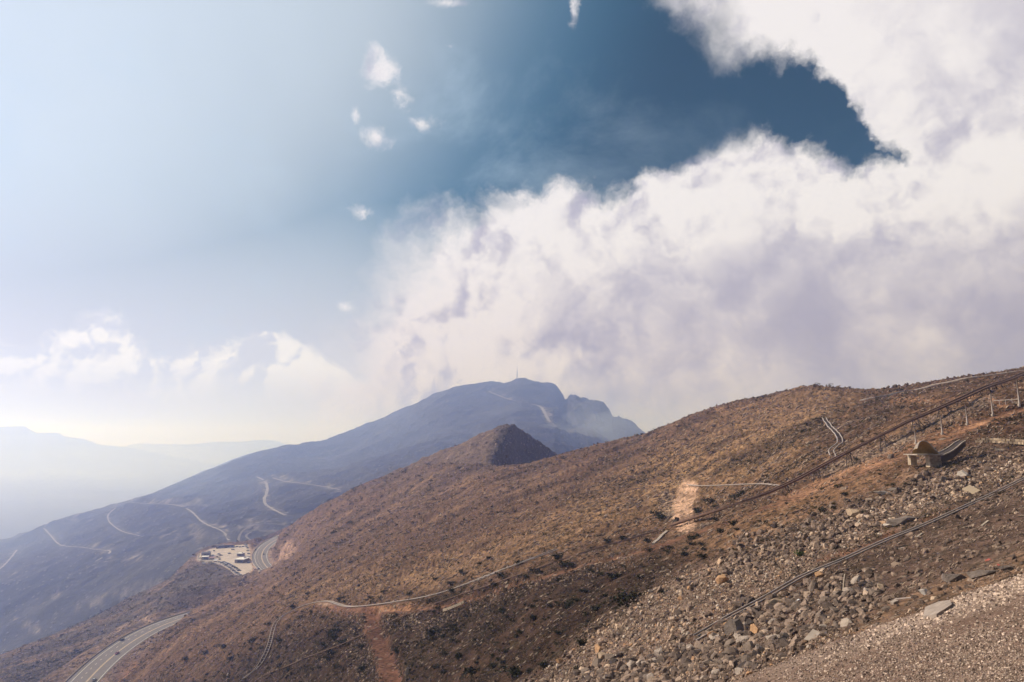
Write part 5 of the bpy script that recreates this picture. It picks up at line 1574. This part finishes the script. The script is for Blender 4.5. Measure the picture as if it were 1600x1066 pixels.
lnl = drape(R_coaster_low, 0.0, 2.5, 6)
sled(lnl, 'thin brown cable guide line running down the dark slope to the lower edge', M_rust, 0.35, 0.7, 0.10, 2.5)
lnl = drape(R_low, 0.0, 2.0, 4)
sled(lnl, 'grey sledge track snaking along the foot of the golden slope and round the left bend', M_steel, 0.55, 1.25, 0.13, 2.2)
lnl = drape(R_mid, 0.0, 1.5, 4)
sled(lnl, 'short grey sledge track beside the bright orange scar', M_steel, 0.5, 1.1, 0.11, 2.0)
lnl = drape(R_zig, 0.0, 1.0, 3)
sled(lnl, 'grey zigzag of sledge track dropping down to the raised brown track', M_steel, 0.8, 1.2, 0.16, 1.6)
lnl = drape(R_top, 0.0, 3.0, 6)
sled(lnl, 'thin grey sledge track slanting along under the skyline at the right', M_steel, 1.0, 1.1, 0.17, 3.0)
# concrete ramp below the sledge
m = MB(); l = drape(H.path([(1021, 851), (1030, 843), (1042, 832)], 3), 0.5, 0.8, 8); m.strip(l, [(-0.28, -0.9), (-0.28, -0.2), (0.28, -0.2), (0.28, -0.9)])
tag(m.build('concrete_ramp', M_conc), 'short pale concrete ramp leading up to the parked sledge', 'ramp')
m = MB(); l = drape(H.path([(693, 957), (712, 948), (726, 941)], 3), 0.4, 0.8, 3); m.strip(l, [(-0.22, -0.6), (-0.22, 0.05), (0.22, 0.05), (0.22, -0.6)])
tag(m.build('concrete_curb', M_stone), 'low grey kerb lying beside the red dirt track', 'kerb')

# poles beside the raised track
for n_, (px, ptop, pbot, lab) in enumerate([(1431.5, 668, 694, 'shortest slim grey pole, nearest the shelter, beside the raised track'), (1472.5, 650, 679, 'slim grey pole directly above the shelter roof'),
                          (1511.5, 633, 664, 'slim grey pole at the middle of the row along the orange track'), (1551, 614, 650, 'tall slim grey pole next to the guard rail at the right'),
                          (1592.5, 592, 634, 'tallest slim grey pole at the right edge of the picture')]):
    b_ = H.hit(px, pbot); d = proj(b_)[2]; h = (pbot - ptop) * d / F / math.cos(PITCH)
    r = empty('pole', tuple(b_)); tag(r, lab, 'pole', 'slim poles beside the raised track')
    m = MB(); m.tube([(0, 0, -0.5), (0, 0, h)], 0.16, 8, r2=0.11); m.build('shaft', M_steel, r, True)
    m = MB(); m.tube([(0, 0, -0.3), (0, 0, 0.35)], 0.32, 8); m.build('footing', M_conc, r)
    m = MB(); m.tube([(0, 0, h), (0, 0, h + 0.12)], 0.18, 8); m.build('pole_cap', M_dark, r)
a = H.hit(1552, 634); b_ = H.hit(1592, 632)
root = empty('guard_rail', tuple(a)); tag(root, 'low grey guard rail between the two tallest poles', 'rail')
v = b_ - a
for k in range(5):
    m = MB(); q = v * k / 4; q = np.array([q[0], q[1], ground(a[0] + q[0], a[1] + q[1], a[2] + q[2]) - a[2]])
    m.tube([q, q + np.array([0, 0, 1.1])], 0.07, 5); m.build('post', M_steel, root)
m = MB(); m.box(tuple(v / 2 + np.array([0, 0, 1.05])), (np.linalg.norm(v), 0.07, 0.14), Matrix.Rotation(math.atan2(v[1], v[0]), 3, 'Z') @ Matrix.Rotation(-math.asin(v[2] / np.linalg.norm(v)), 3, 'Y')); m.build('rail', M_steel, root)

# ============================================================ shelter: curved shell, deck on a stone pier, curved stair
def shelter():
    c = H.hit(1464, 730); d = proj(c)[2]; k = d / F
    r = empty('shelter', tuple(c)); tag(r, 'open ochre quarter shell shelter on a stone plinth with a thin deck', 'shelter')
    # coordinates in picture pixels at its distance: x right, y away, z up
    def q(x, y, z): return Vector(((x - 8) * k, (y + 2) * k, (z + 16.5) * k))
    deck_z = 2.5
    m = MB(); m.box(q(-2, 16, deck_z), (40 * k, 38 * k, 1.6 * k)); m.build('deck', M_conc, r)
    m = MB(); m.box(q(-10, 32, deck_z - 9), (10 * k, 8 * k, 16 * k)); m.build('footing', M_stone, r)
    # shell: a half dome slice opening to the camera's left, sweeping down to the right
    def shell(off, flip):
        vs = []; nu, nv = 16, 8
        for i in range(nu + 1):
            u = i / nu
            x = -17 + 34 * u
            h = 21.5 * (math.sin(math.pi * min(1, u * 1.0 + 0.18) * 0.62 + 0.35) ** 0.9) * (1 - u ** 2.6) + 0.6
            h *= min(1.0, 0.55 + u * 4.5)
            for j in range(nv + 1):
                w = j / nv
                y = 14 * math.sin(w * math.pi / 2)
                z = h * math.cos(w * math.pi / 2) ** 0.0 if False else h * (1 - (1 - math.cos((1 - w) * math.pi / 2)) * 0 - w ** 2.2 * 0.0)
                # back wall curves over: lower edge far, upper edge near
                z = h * math.sin((1 - w) * math.pi / 2 * 0.98 + 0.02)
                vs.append(q(x, 4 + y + off, z + 3.3 + off * 0.6))
        fs = []
        for i in range(nu):
            for j in range(nv):
                a = i * (nv + 1) + j
                f = (a, a + 1, a + nv + 2, a + nv + 1)
                fs.append(f if not flip else f[::-1])
        return vs, fs
    vi, fi = shell(0, False); vo, fo_ = shell(0.9, True)
    m = MB(); m.add(vi, fi); m.build('shell_lining', M_shell, r, True)
    m = MB(); m.add(vo, fo_); m.build('shell_back', M_shell_out, r, True)
    # rim: bright edge following the front arch
    rim = [v for v in vi[::9]]
    m = MB(); m.tube([v + Vector((0, -0.3 * k, 0.2 * k)) for v in rim], 0.75 * k, 6); m.build('shell_rim', M_conc, r, True)
    # plinth of coursed stones, each its own block
    core = MB(); core.box(q(8, 6.5, -7.5), (17.4 * k, 11.2 * k, 19 * k)); core.build('plinth_core', M_stone, r)
    r3 = np.random.default_rng(5)
    stone = MB(); stone.box((0, 0, 0), (1, 1, 1)); sm = stone.mesh('stone', M_stonev)
    for row in range(6):
        x = 0.0; z = -15 + row * 2.75
        while x < 17:
            w = r3.uniform(2.4, 4.6); w = min(w, 17.6 - x)
            if w < 0.8: break
            o = link('stone', sm, r, q(-0.3 + x + w / 2, 0.6 + r3.uniform(-0.15, 0.15), z + 1.3)); o.scale = ((w - 0.3) * k, 1.2 * k, 2.4 * k)
            x += w
        y = 0.0
        while y < 11:
            w = r3.uniform(2.4, 4.4); w = min(w, 11.6 - y)
            if w < 0.8: break
            o = link('stone', sm, r, q(17.0 + r3.uniform(-0.15, 0.15), 1.2 + y + w / 2, z + 1.3)); o.scale = (1.2 * k, (w - 0.3) * k, 2.4 * k)
            y += w
    m = MB(); m.box(q(16, 0.5, -15.8), (13 * k, 7 * k, 1.3 * k)); m.build('step', M_conc, r)
    return c, k
sh_c, sh_k = shelter()
def walkway():
    k = sh_k; c = sh_c
    r = empty('curved_walkway', tuple(c)); tag(r, 'curved walkway sweeping up from the shelter plinth between pale edge beams', 'walkway')
    front = np.array([(14, 2, 1.5), (22, 3, 2.0), (30, 4.5, 4.5), (40, 7, 8.5), (50, 10, 14.0), (60, 14, 20), (70, 18, 24.5)]) * k + np.array([-8, 2, 16.5]) * k
    u = np.linspace(0, 1, 40); L = np.linspace(0, 1, len(front))
    fr = np.stack([pchip(L, front[:, i], u) for i in range(3)], 1)
    bk = fr + np.array([-6, 16, 1.5]) * k * np.linspace(1, 0.6, 40)[:, None]
    for e in (fr, bk):
        m = MB(); m.strip(e, [(-0.7 * k, -0.9 * k), (-0.7 * k, 0.9 * k), (0.7 * k, 0.9 * k), (0.7 * k, -0.9 * k)]); m.build('edge_beam', M_conc, r)
    m = MB(); n = 40
    m.add([Vector(p) - Vector((0, 0, 0.5 * k)) for p in fr] + [Vector(p) - Vector((0, 0, 0.5 * k)) for p in bk], [(i, i + 1, n + i + 1, n + i) for i in range(n - 1)]); m.build('walking_surface', M_dark, r)
    m = MB()
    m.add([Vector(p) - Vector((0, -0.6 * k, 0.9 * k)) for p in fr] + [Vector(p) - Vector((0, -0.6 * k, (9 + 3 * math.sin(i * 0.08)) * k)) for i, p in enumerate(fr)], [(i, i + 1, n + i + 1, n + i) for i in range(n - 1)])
    m.build('support_wall', flat('shaded_masonry', (0.13, 0.10, 0.085), 0.2, 1.5), r)  # shadow beneath the walkway put into this wall's colour
walkway()
def low_wall():
    l = drape(H.path([(1528, 692), (1545, 691), (1562, 693), (1585, 695), (1610, 696)], 3), 0.0, 1.0, 4)
    root = empty('stone_wall', tuple(l[0])); tag(root, 'low dry stone wall running right from the top of the curved walkway', 'wall')
    st = MB(); st.box((0, 0, 0), (1, 1, 1)); sm = st.mesh('stone', M_stonev)
    f = resample(l, 0.62)
    for i in range(len(f) - 1):
        t = f[i + 1] - f[i]
        for row in range(2):
            o = link('stone', sm, root, f[i] - l[0] + np.array([0, 0, 0.2 + 0.42 * row]) + t * (0.5 if row else 0)); o.scale = (0.56 + rng.uniform(-0.05, 0.05), 0.5, 0.38); o.rotation_euler = (0, -math.atan2(t[2], math.hypot(t[0], t[1])), math.atan2(t[1], t[0]) + rng.uniform(-0.06, 0.06))
low_wall()

# ============================================================ shrubs
def shrub_proto(n, seed, flat_=0.62, leaf=0.2):
    r2 = np.random.default_rng(seed); V = []; Fc = []
    lob = r2.normal(0, 0.2, (5, 3)); lob[:, 2] = np.abs(lob[:, 2]) * 0.7 + 0.16
    for i in range(n):
        c = lob[i % 5] + r2.normal(0, 1, 3) * 0.145 * np.array([1, 1, flat_])
        c[2] = abs(c[2])
        a, b = r2.normal(0, 1, 3), r2.normal(0, 1, 3)
        a /= np.linalg.norm(a); b /= np.linalg.norm(b)
        s0 = leaf * r2.uniform(0.5, 1.1)
        k = len(V); V += [c - a * s0 * 0.6, c + a * s0 * 0.5 + b * s0 * 0.2, c + b * s0 * 0.7]; Fc.append([k, k + 1, k + 2])
    return np.array(V), np.array(Fc)
fine = [shrub_proto(230, 700 + i, 0.7, 0.17) for i in range(8)]
coarse = [shrub_proto(16, 800 + i, 0.7, 0.34) for i in range(10)]
def shrub_me(v, f, m_, nm): return mesh_np(nm, v, f, m_, False, {'tone': ('FLOAT', rng.random(len(v)))})
FOL = [shrub_me(v, f, M_shrub, 'foliage') for v, f in fine]
FOLD = [shrub_me(v, f, M_dry, 'foliage') for v, f in fine]
def stem_mesh(seed):
    r2 = random.Random(seed); m = MB()
    for k in range(5):
        a = r2.uniform(0, 6.28); m.tube([(0, 0, -0.1), (0.12 * math.cos(a), 0.12 * math.sin(a), 0.16), (0.24 * math.cos(a), 0.24 * math.sin(a), 0.34)], 0.014, 4)
    return m.mesh('stem', M_twig)
STEM = [stem_mesh(i) for i in range(4)]
PS, SS, DR = [], [], []
# named dark bushes read off the photograph (pixel, width in pixels)
named = [(978, 938, 30), (882, 946, 18), (932, 950, 17), (1250, 866, 15), (960, 900, 20), (908, 1004, 20), (1015, 860, 12), (870, 870, 16), (881, 882, 15), (836, 893, 13), (975, 842, 16), (950, 846, 11),
         (1032, 808, 18), (1025, 803, 14), (1090, 800, 13), (1109, 784, 16), (1118, 792, 9), (1087, 796, 9), (1150, 776, 13), (1159, 770, 10), (1147, 818, 15), (1125, 830, 12), (1081, 840, 14), (1090, 836, 10),
         (1079, 849, 11), (1070, 866, 11), (1100, 858, 8), (520, 988, 15), (521, 996, 13), (674, 990, 17), (712, 985, 14), (708, 978, 10), (693, 995, 11), (770, 1040, 15), (736, 1050, 22), (718, 1025, 12),
         (695, 1022, 12), (787, 1018, 12), (693, 1050, 12), (620, 1015, 12), (565, 1045, 14), (508, 1008, 12), (787, 900, 14), (773, 914, 11), (704, 912, 10), (720, 893, 10), (726, 897, 9), (812, 880, 11),
         (806, 995, 10), (1045, 862, 8), (1118, 812, 12), (1060, 905, 10), (1012, 845, 11), (1338, 718, 8), (1253, 742, 9), (1310, 760, 9), (805, 1050, 26), (1283, 797, 12), (1320, 772, 8), (1345, 800, 12),
         (532, 935, 9), (480, 928, 7), (457, 948, 9), (350, 1010, 12), (360, 1030, 11), (320, 1020, 11), (290, 1030, 10), (420, 975, 9), (395, 1000, 12), (440, 1000, 11), (505, 965, 8), (850, 1040, 14),
         (640, 930, 8), (600, 925, 8), (560, 915, 7), (680, 905, 8), (750, 880, 9), (765, 872, 8), (1035, 925, 9), (900, 1045, 12)]
for x, y, w in named:
    p = H.hit(x, y + w * 0.25); d = proj(p)[2]; PS.append(p[None]); SS.append(np.array([w * 1.15 * d / F])); DR.append(np.array([0.0]))
def adds(n, w, lo, hi, pw, dry):
    p, i, j = SH.pick(n, w); d = H.QD[i, j]
    PS.append(p); SS.append((lo + (hi - lo) * rng.random(n) ** pw) * d / F); DR.append((rng.random(n) < dry).astype(float))
adds(120, clear * darkr * (H.D < 420) * (1 - rubm), 6, 17, 2.2, 0.2)
adds(60, clear * gold2, 5, 9, 1.5, 0.6)
adds(1600, clear * darkr * (1 - rubm), 3, 7, 2.5, 0.4)
adds(15000, clear * (1 - rubm) * (1 - scree) * np.clip(0.30 + 1.5 * nB + 1.3 * nC + 0.8 * nA - 2.6 * nP, 0.02, 3.2), 1.8, 6.6, 3.6, 0.30)
adds(500, clear * (rubm + scree) * 0.5, 2.0, 4.5, 2.0, 0.6)
PS, SS, DR = np.concatenate(PS), np.concatenate(SS), np.concatenate(DR)
qx2, qy2, qd2 = proj(PS); sp = SS * F / qd2 * ((qx2 > 0) & (qx2 < 1600) & (qy2 < 1064))
nn = len(named)
order = np.concatenate([np.arange(nn), nn + np.argsort(-sp[nn:])])
sone, srest = order[:nn + 170], order[nn + 170:]
def shrub_group(x, y):
    if y > 1030: return 'dark bushes near the lower edge', 'dark bush on the shaded slope by the lower edge'
    if x < 560: return 'bushes on the left slope', 'small dark bush by the left bend of the sledge track'
    if y > 940: return 'dark bushes below the red dirt track', 'dark bush below the red dirt track'
    if x < 900: return 'bushes along the sledge track', 'dark bush beside the grey sledge track'
    if y > 850: return 'bushes between the dirt track and the rubble', 'dark bush above the rubble slide'
    if x < 1200: return 'bushes round the orange scar', 'dark green bush near the raised track'
    return 'bushes on the golden slope at the right', 'low bush on the golden slope above the rubble band'
special = {0: 'largest dark bush on the shaded slope under the red dirt track', 3: 'bright green bush at the upper edge of the rubble band', 35: 'widest dark bush low on the shaded slope near the lower edge',
           12: 'large dark green bush just left of the bright orange scar'}
M_green = leaf_mat('green_bush', (0.03, 0.055, 0.014), (0.09, 0.12, 0.03))
for n_, k in enumerate(sone):
    r = empty('shrub', PS[k], rng.uniform(0, 6.28))
    g, lab = shrub_group(qx2[k], qy2[k])
    if k in special: tag(r, special[k], 'bush')
    else:
        wpx = SS[k] * F / qd2[k]
        szn = 'very broad' if wpx > 17 else 'broad' if wpx > 14 else 'middle sized' if wpx > 11 else 'small' if wpx > 8 else 'tiny'
        x_ = qx2[k]
        zone = 'at the far left' if x_ < 420 else 'left of the red gully' if x_ < 580 else 'right of the red gully' if x_ < 700 else 'towards the middle' if x_ < 860 else 'near the rubble slide' if x_ < 1050 else 'round the orange scar' if x_ < 1200 else 'towards the right'
        if DR[k] > 0.5: g, lab = 'dry ' + g, lab.replace('small dark', 'small dry').replace('dark green', 'dry brown').replace('dark round', 'dry brown').replace('dark bush', 'dry brown bush').replace('low bush', 'low dry bush').replace('dry brown bush on the shaded', 'dry brown bush on the shaded')
        lab = lab.replace('small dark', 'dark').replace('small dry', 'dry').replace('low dry bush', 'dry bush').replace('low bush', 'green bush')
        words_ = (szn + ' ' + lab + ' ' + zone).split()
        tag(r, ' '.join(words_) if len(words_) <= 16 else szn + ' ' + lab, 'bush', g)
    mi = int(rng.integers(0, 8))
    me_ = (FOLD if DR[k] > 0.5 else FOL)[mi]
    if k == 3:
        me_ = me_.copy(); me_.materials.clear(); me_.materials.append(M_green)
    s0 = SS[k] * 1.15
    o = link('foliage', me_, r); o.scale = (s0, s0 * rng.uniform(0.85, 1.15), s0 * rng.uniform(0.75, 1.05))
    o = link('stem', STEM[mi % 4], r); o.scale = (s0, s0, s0)
g_ = srest[DR[srest] < 0.5]; dr_ = srest[DR[srest] > 0.5]
merge('shrubbery', coarse, PS[g_], SS[g_] * 1.2, M_shrub, rng.random(len(g_)), 0.15)
merge('dry_shrubbery', coarse, PS[dr_], SS[dr_] * 1.2, M_dry, rng.random(len(dr_)), 0.15)

# ============================================================ loose gravel on the shoulder
SG = Scatter(G)
gw = np.ones(G.V.shape[:2]); gw[191:] = 0
p, i, j = SG.pick(19000, gw * np.clip(0.15 + 1.2 * far_r + fbm(G.V[..., 0], G.V[..., 1], 2.5, 4), 0.1, 2)); d = G.QD[i, j]
s_ = (1.7 + 4.0 * rng.random(len(p)) ** 3.0) * d / F
p = p.copy(); p[:, 2] += s_ * 0.15
merge('gravel', small_protos, p, s_, M_pebble, np.clip(0.08 + 0.88 * rng.beta(1.8, 1.7, len(p)), 0, 1), 0.8)
# crushed stone along the lip
lipw = gw * np.clip(lip * 1.5, 0, 1) * right
p, i, j = SG.pick(1600, lipw + 1e-6); d = G.QD[i, j]
s_ = (3 + 7 * rng.random(len(p)) ** 2.5) * d / F
merge('crushed_gravel', small_protos, p, s_, M_pebble, np.clip(0.5 + 0.5 * rng.random(len(p)), 0, 1), 0.8)
p, i, j = SG.pick(4, gw)
stone_g = lambda px, py, s__, mi, mt, lab: None
